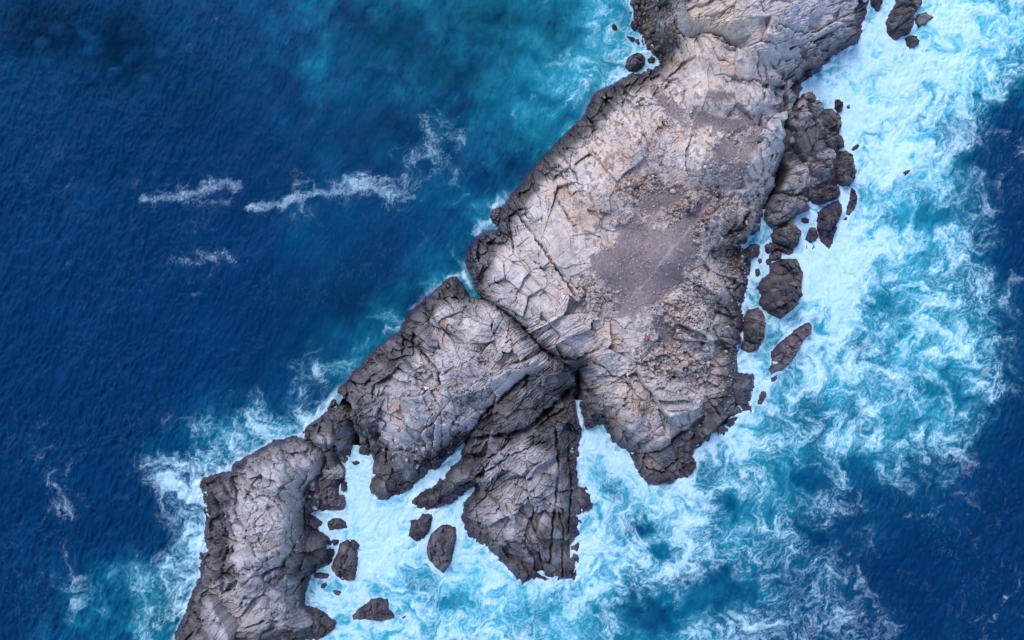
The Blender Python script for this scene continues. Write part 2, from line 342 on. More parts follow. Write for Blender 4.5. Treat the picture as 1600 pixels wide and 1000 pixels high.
# ------------------------------------------------------------------ the sea: foam and aeration charts, one figure per 2.5 m cell
FO = """
0000000000000000000012345666666666889876
0000000000000000000001245666666669999876
0000000000000000000012234666666999998764
0000000000000000000112333666669999999751
0000000000000000320012333666666999999611
0000000000000000241011222666666699988412
0000000100000000320112222666666699986212
0000012441123453210112222666666688865311
0000000000211000001332222666666687634521
0000000110000000001222222666666889634621
0000001221000000023422222666679998544531
0000000000000001222222222666679986354551
0000000000000112222222222666667786455551
0000000000001222222222222666677897355561
0000000000013222222222222666667875465461
0000000001124222222222222666655654443241
0000001233355222222222788777765323223220
0200013334552299988888888665552343333310
0330037764449999988888788764422331132200
0140025744449999999998788753222241011210
0130001744449999998888776544323213101110
0010023744449998887777886444343312000000
0122112632228887787776776543112230000000
0122223442228877656554423212112341000012
0111133442227776566643332213343234400220
"""
AE = """
0000000000112222223344566666666666999987
0000000000112222223345667777777779999998
0000000000112222222345566777777999999985
0000000000011112223445555777779999999973
0000000000011111122344555777777999999720
0000000000001111112344555777777799999310
0000000000001111122344555777777799998310
0000000000011111122234555777777788888410
0000000000011111123444555777777788877520
0000000000011111123444555777777788877620
0000000000011111134444555777777888776640
0000000000001112334444555777777887566651
0000000000011223344444555777777887677751
0000000000011223344444555777777887577761
0000000000112333344444555777777776687661
0000000011122333344444555777777666666541
0000001234333233344444899777776555555420
0000013334553399988889988777665555554310
0000003554449999988889988755445432232100
0000001344449999999988888765444431111100
0000001344449999998888876665544211111000
0000012444449998888888876555544211000000
0022334543448888898888876543332220000000
0134455543448888888876654333332221000000
0133455543448887777765654444322111000000
"""
# brushed streaks of foam: points, half width, strength
STREAK = [([(225,312),(270,310),(300,303),(330,298),(350,285),(372,288),(362,298)],9,.75),([(270,312),(310,318)],7,.5),([(390,325),(430,320),(470,308),(510,300),(550,296),(565,282),(575,290),(605,303)],8,.85),([(555,285),(580,298),(570,300)],13,.8),
 ([(605,303),(640,296),(665,280),(685,265),(700,250)],7,.5),([(660,185),(672,205),(680,230),(695,255)],13,.55),([(700,200),(710,225),(725,215)],10,.4),([(720,272),(760,262),(790,250)],6,.35),([(800,190),(805,165),(820,152),(840,150)],7,.4),([(705,325),(730,305),(745,285)],6,.3),
 ([(262,408),(300,410),(335,402),(350,395),(370,408)],9,.5),([(775,332),(768,345),(750,352),(740,365)],6,1.0),([(783,312),(775,325)],5,.9),([(715,432),(690,440),(672,458)],8,.6),([(660,462),(640,480)],7,.55),([(625,512),(600,522)],6,.5),
 ([(493,575),(502,585),(507,600),(512,615)],8,.75),([(500,630),(510,640),(480,655)],7,.9),([(515,625),(490,650),(460,668),(430,678)],7,1.0),([(440,660),(420,675),(395,695),(360,715)],11,.75),([(365,705),(330,718),(290,725),(260,735),(255,760)],13,.85),([(265,745),(285,765),(310,770)],12,.8),([(300,790),(305,820),(300,850)],14,.9),
 ([(250,690),(265,665),(300,660),(330,670)],9,.4),([(50,700),(75,740),(95,770),(108,800)],15,.45),([(85,735),(105,740)],10,.45),([(225,885),(200,905),(230,900)],5,.4),([(250,895),(265,870),(290,850)],5,.5),([(130,920),(100,918)],8,.35),([(40,915),(50,950),(62,955)],7,.35),([(220,955),(240,955)],8,.8),([(215,985),(240,985)],9,.8),([(270,960),(290,920),(300,890)],5,.6),
 ([(1300,530),(1320,510),(1320,560),(1290,560)],20,.75),([(1245,395),(1250,420),(1280,430)],20,.8),([(1330,400),(1305,420),(1300,460)],14,.85),([(1490,330),(1500,370),(1512,420),(1530,445),(1545,470),(1535,500)],7,.75),([(1540,500),(1555,540),(1560,590),(1545,620)],8,.8),([(1500,175),(1498,240)],4,.9),([(1500,165),(1545,150),(1570,130),(1595,118)],5,.65),([(1555,145),(1548,165),(1500,185)],4,.6),
 ([(1530,150),(1545,90),(1580,70)],10,.4),([(1570,240),(1560,260),(1580,300)],12,.25),([(1520,280),(1560,300)],10,.3),([(1290,730),(1310,760),(1300,800),(1285,830)],11,.55),([(1310,760),(1325,745),(1300,780)],10,.5),([(1350,790),(1310,792),(1290,800)],6,.45),([(1500,735),(1480,760),(1470,790),(1450,805),(1410,812)],6,.5),([(1280,850),(1275,890),(1300,920),(1310,960)],11,.5),
 ([(1240,920),(1220,950),(1190,980),(1150,990),(1110,1000)],11,.5),([(1250,900),(1240,930)],10,.45),([(1600,890),(1585,920),(1570,945),(1545,975),(1530,985)],5,.5),([(1120,850),(1080,880),(1070,910),(1060,945)],8,.55),([(1110,855),(1140,845)],8,.5),([(1000,970),(1005,950),(990,930)],5,.5),
 ([(1230,840),(1250,870),(1220,880)],6,.4),([(1340,960),(1370,985)],16,.5),([(1225,650),(1250,700),(1290,730)],6,.4),([(905,645),(904,630),(906,655),(913,672)],3,1.2),([(735,450),(722,425)],4,.7),([(726,440),(724,428)],2,.9),
 ([(915,672),(935,680),(945,710)],12,.6),([(930,820),(960,805),(1000,790)],5,.55),([(905,850),(915,870),(905,900)],14,.8),([(950,850),(1000,880)],12,.3),([(1180,700),(1200,740),(1230,790),(1240,830)],12,.55),([(1240,830),(1230,870),(1250,910)],10,.5),([(1130,760),(1170,790),(1160,830)],10,.5),([(1290,650),(1330,690),(1390,700),(1430,690)],12,.5),([(1430,690),(1470,700),(1500,720)],12,.55),([(1360,720),(1420,745),(1470,740)],8,.45),([(1330,890),(1360,940),(1390,980)],12,.45),([(1190,900),(1200,930),(1170,960)],10,.45),([(1560,200),(1570,260),(1545,320),(1560,380)],14,.28),([(1585,420),(1580,520),(1590,600)],10,.22),([(1040,960),(1080,970),(1110,955)],8,.4),([(940,930),(990,935),(1000,950)],8,.5)]
CALM = [(1375,470,28,24,.55),(1345,545,16,28,.5),(1480,580,14,16,.4),(1475,205,16,22,.6),(1487,148,12,9,.7),(1525,150,9,7,.6),(1435,190,7,9,.5),(1440,340,60,26,.35),(1000,830,22,16,.7),(1035,860,28,12,.6),(955,765,12,38,.45),(700,940,42,22,.55),(650,915,26,12,.4),(1250,740,40,40,.3),(1290,640,60,30,.2),(1160,790,30,26,.4),(970,945,40,18,.5),(1110,930,60,40,.3),(270,690,30,18,.35),(1460,610,30,20,.3),(1400,440,14,10,.4),(1300,370,20,10,.15),(290,895,26,14,.4)]

def chart(txt, X, Y):
    rows = txt.split()
    G = np.array([[int(c) for c in r] for r in rows], f32)/9
    G = np.pad(G, 4, mode='edge')
    u = np.clip((X-20)/40+4, 1, G.shape[1]-3.01); v = np.clip((Y-20)/40+4, 1, G.shape[0]-3.01)
    i = u.astype(np.int32); j = v.astype(np.int32); a = (u-i).astype(f32); b = (v-j).astype(f32)
    def w(t):
        return ((1-t)**3/6, (3*t**3-6*t*t+4)/6, (-3*t**3+3*t*t+3*t+1)/6, t**3/6)
    wa, wb = w(a), w(b); r = 0
    for n in range(4):
        for m in range(4):
            r = r+G[j-1+n, i-1+m]*wb[n]*wa[m]
    return r

def sea_fields(X, Y):
    """foam cover, aeration, clearness and small-wave height over the survey grid"""
    # eddies: the charts and the foam pattern are stirred together
    w1x = fbm(X/70, Y/70, 3, 301); w1y = fbm(X/70+40, Y/70+11, 3, 302)
    w2x = fbm(X/22, Y/22, 3, 303); w2y = fbm(X/22+9, Y/22+71, 3, 304)
    Xc = X+w1x*30+w2x*9; Yc = Y+w1y*30+w2y*9
    D = chart(FO, Xc, Yc); A = chart(AE, Xc, Yc)
    lr = sstep(1000, 1100, X)*sstep(600, 680, Y)*sstep(1560, 1450, X)
    D = D*(1+.27*lr); A = A+.05*lr*sstep(.05, .2, D)
    D = D*(1-.45*sstep(800, 740, X)*sstep(400, 450, Y)*sstep(620, 570, Y))
    D = D*(1-.35*sstep(1000, 960, X)*sstep(260, 200, Y))
    st = np.zeros(X.shape, f32)
    sw = sstep(760, 840, X)
    Xs = X+w2x*(9+5*sw)+w1x*(5+5*sw); Ys = Y+w2y*(9+5*sw)+w1y*(5+5*sw)
    for line, w, amp in STREAK:
        xs = [p[0] for p in line]; ys = [p[1] for p in line]
        m = 3*w+20
        sel = (X[0] > min(xs)-m) & (X[0] < max(xs)+m); sy = (Y[:, 0] > min(ys)-m) & (Y[:, 0] < max(ys)+m)
        if not sel.any() or not sy.any(): continue
        ix = np.ix_(sy, sel)
        d, t = seg_dist(line, Xs[ix], Ys[ix])
        st[ix] = np.maximum(st[ix], amp*np.exp(-(d/w)**2*.8))
    calm = np.zeros(X.shape, f32)
    for cx, cy, rx, ry, a in CALM:
        q = ((Xs-cx)/rx)**2+((Ys-cy)/ry)**2
        calm = np.maximum(calm, a*np.exp(-q*1.2))
    D = np.clip(np.maximum(D, st*(.62-.24*sstep(820, 780, X))*(1+.6*w2x))+.12*st-calm*.75, 0, 1.05)
    A = np.clip(A-calm*.55+st*.10, 0, 1)
    A = A+(.10*sstep(300, 40, Y)*sstep(900, 700, X)+.07*np.clip(fbm(X/170, Y/130, 3, 337)+.1, 0, 1))*sstep(1100, 950, X)
    # lace pattern
    # carried along a swirling current for a while, so that it is drawn out into strands
    cv = Coarse(-260, -230, 1860, 1230, 5)
    psi = fbm(cv.X/115, cv.Y/115, 2, 306)*115+.45*fbm(cv.X/48, cv.Y/48, 2, 307)*48
    vy, vx = np.gradient(psi, 5.); vx, vy = vy, -vx
    sp = np.sqrt(np.mean(vx**2+vy**2)); vx, vy = vx/sp, vy/sp
    qx, qy = X+w2x*11, Y+w2y*11
    for _ in range(6):
        ax, ay = cv.read(vx, qx, qy), cv.read(vy, qx, qy)
        qx = qx-ax*3.4; qy = qy-ay*3.4
    R = ridged(qx/34, qy/34, 5, 311, .62)
    R2 = ridged(qx/13+3, qy/13, 4, 321, .6)
    n = fbm(qx/46, qy/46, 5, 331, .58)
    fine = fbm(X/5.5+w2x*2, Y/5.5+w2y*2, 3, 341, .7)
    lace = .55*R+.45*R2
    big = fbm(X/120+w1x*.9, Y/120+w1y*.9, 3, 335)
    f = (D-.33)*1.34+(lace-.56)*1.45+n*1.12+fine*.34+.12+.55*big
    f = f*sstep(.02, .22, D)
    foam = sstep(.06, 1.08, f)*(.62+.38*sstep(.12, .6, A))
    # crisp threads drawn through it
    def thread(sc, seed, a, b):
        return sstep(a, b, 1-np.abs(perlin(qx/sc+seed, qy/sc-seed, seed))*1.9-.10*np.abs(fine))
    th = np.maximum(thread(27, 381, .80, .99), .9*thread(15, 382, .78, .98)); th = np.maximum(th, .6*thread(8.5, 383, .80, .98))
    gate = sstep(.15, .50, D+.38*n+.22*big)*(1-.35*sstep(.6, .9, D))*(.55+.45*sstep(.05, .5, A))
    foam = np.clip(np.maximum(foam, th*gate*(.42+.35*sstep(-.25, .3, n))), 0, 1)*.95
    veins = np.maximum(th, .8*sstep(.55, .8, R2))
    foam = foam*(1-.20*sstep(.55, .9, foam)*(1-veins))
    # flow marks inside the solid white
    foam = foam*(1-.22*sstep(.8, 1, D)*sstep(.1, .6, fbm(qx/24+50, qy/60, 4, 351)))
    gr = sstep(.0, .55, fbm(X/3.6, Y/3.6, 3, 355, .7)*.9+(st-.42)*1.3)
    foam = np.maximum(foam, gr*sstep(.12, .55, st)*(.20+.30*sstep(-.2, .4, n))*sstep(820, 760, X)*sstep(560, 500, Y))
    # sparse whitecap flecks
    wxs = X/9+fbm(X/30, Y/30, 2, 361)*1.5; wys = Y/30+fbm(X/40, Y/40, 2, 362)
    fl = ridged(wxs, wys, 3, 363, .6)
    fleck = sstep(.70, .95, fl)*sstep(.0, .5, fbm(X/120, Y/120, 3, 364)+.12)*(.10+.10*sstep(300, 900, Y)+.08*sstep(1250, 1500, X))
    foam = np.maximum(foam, fleck*.26)
    A = np.clip(A+n*.30*sstep(.05, .3, A)+.24*big*sstep(.05, .3, A)+.12*w1x*sstep(0, .2, A)+(lace-.5)*.2*sstep(.1, .4, A), 0, 1)
    # chop: crests run roughly north to south, rougher to the left and right
    c1 = .35*fbm(X/13+w1x*.7+Y/55, Y/34+w1y*.7-X/120, 4, 371, .62)+.22*(ridged(X/9.5+w1x*.8+Y/40, Y/21+w1y*.8, 2, 372, .5)-.6)+.6
    c2 = fbm(X/5.5+w2x*.4, Y/11+w2y*.4, 3, 373, .65)
    c3 = fbm(X/60+Y/90, Y/120, 2, 375)
    return foam.astype(f32), A.astype(f32), D.astype(f32), c1, c2, c3, n, w1x

def lut(t, stops):
    t = np.clip(t, 0, 1); ks = [s[0] for s in stops]
    return np.stack([np.interp(t, ks, [s[1][c] for s in stops]) for c in range(3)], -1).astype(f32)
# ------------------------------------------------------------------ lie of the land
CG = Coarse(-140, -130, 1740, 1130, 4)
SD_LAND = sdf(LAND, CG.X, CG.Y)
def idw(pts, X, Y, p=2.6):
    num = np.zeros(X.shape, f32); den = np.zeros(X.shape, f32)
    for x, y, h in pts:
        w = 1/(((X-x)**2+(Y-y)**2+200)**(p/2)); num += w*h; den += w
    return num/den
CAPF = blur(idw(CAP, CG.X, CG.Y), 3)
SMOOTH_H = blur(CAPF*1.2*(1-np.exp(-np.clip(SD_LAND, 0, None)/30)), 4)      # general form, for the map positions
PALEF = np.zeros(CG.X.shape, f32)
for p, w in zip(PALE, PALEW):
    PALEF = np.maximum(PALEF, w*sstep(-9, 12, sdf(p, CG.X, CG.Y)))
SOILF = np.full(CG.X.shape, -99., f32)
for p in SOIL: SOILF = np.maximum(SOILF, sdf(p, CG.X, CG.Y))
KNOLLF = sdf([(1062,-110),(1066,40),(1080,47),(1100,43),(1130,52),(1155,68),(1168,52),(1172,-110)], CG.X, CG.Y)
# joint direction (degrees, image sense) and how stretched the blocks are
JOINT = [(850,350,62,1.7),(780,430,60,1.6),(950,250,50,1.3),(1050,300,20,1.1),(1100,450,30,1.1),(1000,560,-15,1.6),(1060,640,-20,1.5),(1130,650,-35,1.3),(1240,40,-20,1.8),(1200,150,80,1.6),(1250,220,75,1.7),(1200,280,110,1.8),
 (700,520,50,1.4),(650,650,75,1.3),(600,600,-40,1.5),(820,620,-38,2.6),(870,580,-35,2.6),(780,690,-38,2.4),(820,740,-36,2.0),(850,820,80,1.6),(800,860,20,1.3),(440,720,75,1.7),(430,800,30,1.5),(340,800,70,2.4),(340,880,45,2.2),(400,930,-25,1.7),(460,960,-20,1.7),(500,840,70,1.6),(520,700,40,1.4)]
JN = np.array(JOINT, f32)
def joint_at(x, y):
    """joint set of the nearest survey point; the seams between two sets read as faults"""
    xq = x+fbm(x/30, y/30, 3, 55)*26; yq = y+fbm(x/30, y/30, 3, 56)*26
    best = np.full(x.shape, 1e9, f32); k = np.zeros(x.shape, np.int32)
    for i, (jx, jy, _, _) in enumerate(JN):
        d = (xq-jx)**2+(yq-jy)**2; m = d < best
        best = np.where(m, d, best); k = np.where(m, i, k)
    return np.radians(JN[k, 2]), JN[k, 3], JN[k, 0], JN[k, 1]

def blocks(u, v, size, seed, tilt, rise, crack, cw):
    """fractured rock: each cell a tilted facet set a little up or down, with an open joint round it"""
    d1, e, k, vx, vy = worley(u/size, v/size, seed)
    z = (_R3[k]-.5)*rise+((_R4[k]-.5)*vx+(_R1[k]-.5)*vy)*tilt
    return z-crack*(1-sstep(0, cw/size, e))

def stratum(x, y, ang, el, seed, amt, ox=0., oy=0., grain=1.):
    """joint-bounded blocks at four sizes; x, y in survey units; metres"""
    wx = fbm(x/60, y/60, 2, seed+1)*9+fbm(x/11, y/11, 2, seed+3)*.8; wy = fbm(x/60+8, y/60, 2, seed+2)*9+fbm(x/11, y/11+5, 2, seed+4)*.8
    X, Y = x+wx-ox, y+wy-oy
    ca, sa = np.cos(ang), np.sin(ang)
    u = (X*ca+Y*sa)/np.sqrt(el)+ox; v = (-X*sa+Y*ca)*np.sqrt(el)+oy
    m1 = sstep(-.30, .35, fbm(x/70, y/70, 2, seed+5)); m2 = sstep(-.25, .30, fbm(x/48, y/48, 2, seed+6)); m3 = sstep(-.2, .3, fbm(x/30, y/30, 2, seed+7))
    z = blocks(u, v, 52, seed+11, 2.2, .80, .13, 1.4)
    z = z+blocks(u, v, 23, seed+12, 1.15, .52, .12*m3, 1.2)*(.40+.65*m1)
    # second, oblique set of joints
    u2 = u*.80+v*.60; v2 = v*.80-u*.60
    z = z+blocks(u2*1.25, v2*.8, 12.5, seed+13, .48, .21, .08*m2, 1.1)*(.28+.70*m2)
    z = z+blocks(u, v, 6.3, seed+14, .24, .13, .03*m3, 1.0)*(.18+.65*m3)
    z = z+fbm(x/7, y/7, 4, seed+16)*.09
    # bedding: low sharp steps where the blocks are drawn out
    t = v/7+fbm(u/40, v/40, 2, seed+17)*1.5
    saw = t-np.floor(t)
    z = z+grain*np.clip(el-1.35, 0, .8)*(.26*saw*sstep(1, .86, saw)*(.3+.9*m2))
    return z*amt

def land_height(x, y):
    nwq = sstep(0, 60, (1000-x)*.68-(y-130)*.73+30)*sstep(640, 560, y)
    sd = CG.read(SD_LAND, x, y)+fbm(x/14, y/14, 3, 41)*(4.5-2.3*nwq)+fbm(x/4.5, y/4.5, 2, 43)*1.3
    cap = CG.read(CAPF, x, y); ang, el, jx, jy = joint_at(x, y)
    soil = CG.read(SOILF, x, y)+fbm(x/13, y/13, 5, 51, .65)*17+1
    so = sstep(-7, 6, soil)
    wxx = x+fbm(x/30, y/30, 2, 44)*6; wyy = y+fbm(x/30, y/30, 2, 45)*6
    _, _, ka, _, _ = worley(wxx/34, wyy/34, 46); _, _, kb, _, _ = worley(wxx/15, wyy/15, 47)
    step = sstep(3, 16, sd)*(1-.75*sstep(4.8, 6.2, cap))
    ins = np.clip(sd+step*((_R3[ka]-.5)*20+(_R3[kb]-.5)*10), 0, None)
    h = cap*1.2*(1-np.exp(-ins/30))
    # smooth weathered top against broken flanks
    top = sstep(30, 70, sd)*sstep(5.2, 6.6, cap)*sstep(60, 95, y)
    plat = sstep(4.8, 6.2, cap)
    amt = (.30+.70*(1-.45*plat*sstep(60, 95, y))*(1-top)*sstep(0, 3.5, cap)+.06*top)*(1-.9*so)
    z = h+stratum(x, y, ang, el, 60, 1.0, jx, jy)*amt*sstep(-4, 10, sd)
    z = z-.12*so
    rub = np.zeros(x.shape, f32)
    for cx, cy, rx, ry, a in ZONE: rub = np.maximum(rub, a*np.exp(-((x-cx)/rx)**2-((y-cy)/ry)**2))
    rub = sstep(.22, .55, rub+.5*fbm(x/18, y/18, 3, 95))*(1-.9*so)
    z = z+rub*(blocks(x+fbm(x/9, y/9, 2, 96)*3, y, 9.5, 97, .45, .34, .20, 1.5)+blocks(x, y+fbm(x/7, y/7, 2, 98)*2, 5.4, 99, .22, .22, .12, 1.2))
    z = z+(fbm(x/60, y/60, 3, 58)*.7+blocks(wxx, wyy, 95, 57, 3.2, 1.1, .15, 2.)*(1-so))*(1-.85*top)*(1-.6*plat)*(1-.7*sstep(95, 60, y))*sstep(6, 40, sd)*sstep(.8, 3, cap)
    for line, w, dep in GULLY:
        xs = [p[0] for p in line]; ys = [p[1] for p in line]
        r = w*9+8
        m = (x > min(xs)-r) & (x < max(xs)+r) & (y > min(ys)-r) & (y < max(ys)+r)
        if not m.any(): continue
        xm = x[m]; ym = y[m]
        d, t = seg_dist(line, xm+fbm(xm/9, ym/9, 2, 71)*3.2, ym+fbm(xm/9, ym/9+7, 2, 72)*3.2)
        if dep > 1.15: z[m] = np.maximum(z[m]-.42*dep*np.exp(-(d/(w*4.2))**2)*sstep(4, 20, sd[m]), np.minimum(z[m], .55+.5*fbm(xm/8, ym/8, 3, 74)))
        z[m] -= dep*np.exp(-(d/w)**2*1.4)*np.clip(.75+1.1*fbm(xm/22, ym/22, 2, 73), .15 if dep < 1.1 else .6, 1.3)
    z = np.where(sd < 0, np.minimum(z, sd*.16), z)
    return z, sd, cap, so, rub

C_PALE = np.array((.56,.455,.415), f32); C_PINK = np.array((.61,.465,.385), f32); C_ORANGE = np.array((.47,.26,.15), f32); C_SOIL = np.array((.205,.145,.145), f32)
C_GREY = np.array((.27,.25,.265), f32); C_BROWN = np.array((.105,.085,.086), f32); C_WET = np.array((.026,.019,.027), f32); C_OLIVE = np.array((.085,.066,.048), f32); C_WEED = np.array((.052,.026,.068), f32)

def land_colour(x, y, z, sd, cap, so, rub):
    n1 = fbm(x/26, y/26, 4, 81); n2 = fbm(x/9, y/9, 3, 83); n3 = fbm(x/60, y/60, 3, 85)
    pale = np.clip(CG.read(PALEF, x+n2*8, y+n1*8)+n1*.16, 0, 1)
    c = mixc(np.broadcast_to(C_BROWN, x.shape+(3,)), C_GREY, np.clip(.45+n1*1.1+n3*.5, 0, 1))
    c = mixc(c, C_OLIVE, sstep(0, .35, n3)*sstep(.4, 0, pale)*.55)
    p = mixc(np.broadcast_to(C_PALE, x.shape+(3,)), C_PINK, sstep(-.15, .3, n3+.3*n2))
    cool = np.clip(sstep(1150, 1250, x)*sstep(450, 300, y)+sstep(560, 640, y)*.45+sstep(1000, 700, x)*.45+sstep(-.1, -.4, n1)*.4, 0, 1)
    p = mixc(p, np.array((.48, .435, .45), f32), cool*.85)
    p = p*(1+.32*fbm(x/34, y/34, 3, 88)*sstep(480, 620, y+.4*(1000-x)))[..., None]
    c = mixc(c, p, pale)
    o = np.zeros(x.shape, f32)
    for ox, oy, r in ORANGE: o = np.maximum(o, np.exp(-((x-ox+n1*14)**2+(y-oy+n2*8)**2)/(r*r)))
    c = mixc(c, C_ORANGE, np.clip(o*(.7+1.5*n2+.6*n1), 0, .85)*pale)
    c = mixc(c, np.array((.60,.42,.30), f32), pale*sstep(.02, .40, fbm(x/20, y/20, 4, 86))*.55*sstep(560, 420, y)*sstep(800, 900, x)*sstep(1200, 1130, x))
    # lichen and soil pockets on the top
    pk = sstep(.10, .20, fbm(x/8, y/12, 4, 87, .6)+.5*n1-.02)*sstep(1235, 1190, x)*sstep(850, 930, x)*sstep(470, 380, y)*sstep(105, 150, y)
    c = mixc(c, C_SOIL, np.clip(np.maximum(so, pk*.85), 0, 1)*(.92+.2*n2))
    c = mixc(c, C_SOIL*1.5, rub*sstep(-.15, .2, fbm(x/6, y/6, 3, 94))*.6*sstep(900, 980, x))
    d, t = seg_dist([(1190,210),(1160,280),(1112,314),(1080,356),(1037,405),(1005,447),(980,470)], x+n1*4, y+n2*3)
    c = mixc(c, np.array((.34,.28,.27), f32), np.exp(-(d/2.0)**2)*.85*np.clip(so+.3, 0, 1))
    # tide marks: brown splash zone, black wet zone, purple weed fringe
    sdn = sd+n1*9+n2*3
    nw = sstep(0, 60, (1000-x)*.68-(y-130)*.73+30)          # seaward flank on the calm side
    w_brown = sstep(46, 12, sdn)*(1-.25*pale)
    c = mixc(c, mixc(np.broadcast_to(C_BROWN*.8, x.shape+(3,)), C_OLIVE, nw*.7), w_brown*(.68+.24*nw))
    wetw = sstep(16, 3, sdn+np.clip(z, 0, 3)*1.5)
    c = mixc(c, C_WET, wetw*.8)
    c = mixc(c, C_WEED, sstep(14, 4, sdn)*sstep(-.25, .15, n3+n1*.5+.4*np.exp(-((x-905)/25)**2)*sstep(640, 700, y))*.85*(1-.65*nw))
    c = c*(1+.22*n1+.2*n2)[..., None]
    kn = sstep(-14, 10, CG.read(KNOLLF, x+n2*6, y+n1*8))
    c = mixc(c, np.array((.56,.435,.345), f32)*(1+.35*n2+.25*n1)[..., None], np.clip(kn*(.8+.9*n1+.5*n2), 0, .85)*sstep(1050, 1095, x))
    c = c*(1+so*.45*fbm(x/3, y/3, 2, 89))[..., None]
    return np.clip(c, .01, .8), np.clip(wetw+.3*w_brown, 0, 1)

def cells(mask, idx):
    """quads of a lattice whose four corners are all in mask"""
    q = mask[:-1, :-1] & mask[1:, :-1] & mask[:-1, 1:] & mask[1:, 1:]
    a = idx[1:, :-1][q]; b = idx[1:, 1:][q]; c = idx[:-1, 1:][q]; d = idx[:-1, :-1][q]
    return np.stack([a, b, c, d], -1), q

# -------- the headland itself
gx = np.arange(235, 1390, 1.0, dtype=f32); gy = np.arange(-122, 1122, 1.0, dtype=f32)
GX, GY = np.meshgrid(gx, gy)
mask = CG.read(SD_LAND, GX, GY) > -13
idx = np.cumsum(mask.ravel()).reshape(mask.shape)-1
lx, ly = GX[mask], GY[mask]
lz, lsd, lcap, lso, lrub = land_height(lx, ly)
lc, lw = land_colour(lx, ly, lz, lsd, lcap, lso, lrub)
hs = CG.read(SMOOTH_H, lx, ly)
wx, wy = ground_xy(lx, ly, hs)
LCO = np.stack([wx, wy, lz], -1)
LZ = np.full(mask.shape, -2., f32); LZ[mask] = lz
def land_at(px, py):
    i = int(round(px-gx[0])); j = int(round(py-gy[0]))
    return float(LZ[j, i]) if 0 <= i < len(gx) and 0 <= j < len(gy) else 0.
def place(px, py, lift=0):
    h = float(CG.read(SMOOTH_H, np.array([px], f32), np.array([py], f32))[0])
    X, Y = ground_xy(px, py, h)
    return (X, Y, land_at(px, py)+lift)
quads, qm = cells(mask, idx)
cen = quads[:, 3]
rid = np.zeros(len(quads), np.int32); best = np.full(len(quads), 1e9, f32)
qx, qy = lx[cen]+fbm(lx[cen]/20, ly[cen]/20, 3, 91)*10, ly[cen]+fbm(lx[cen]/20, ly[cen]/20, 3, 92)*10
for i, (nm, seeds) in enumerate(REG):
    for x, y in seeds:
        d = (qx-x)**2+(qy-y)**2; m = d < best
        best = np.where(m, d, best); rid = np.where(m, i, rid)
headland = tag(empty('headland'), 'pale fissured rock headland running from top centre to lower left through the sea', 'headland', kind='structure')
RL = {'plateau':'broad pale stony top with purple soil patch', 'knoll':'raised beige knoll at the top edge', 'rock_slab':'blue grey slabs dipping to the white water at the top right'}
for i, (nm, _) in enumerate(REG):
    q = quads[rid == i]
    if not len(q): continue
    used, inv = np.unique(q, return_inverse=True)
    me = mesh_np(nm, LCO[used], inv.reshape(-1, 4), {'tint': lc[used], 'wet': lw[used]}, False, M_ROCK)
    o = obj(nm, me, headland)
    if nm in RL: o['label'] = RL[nm]

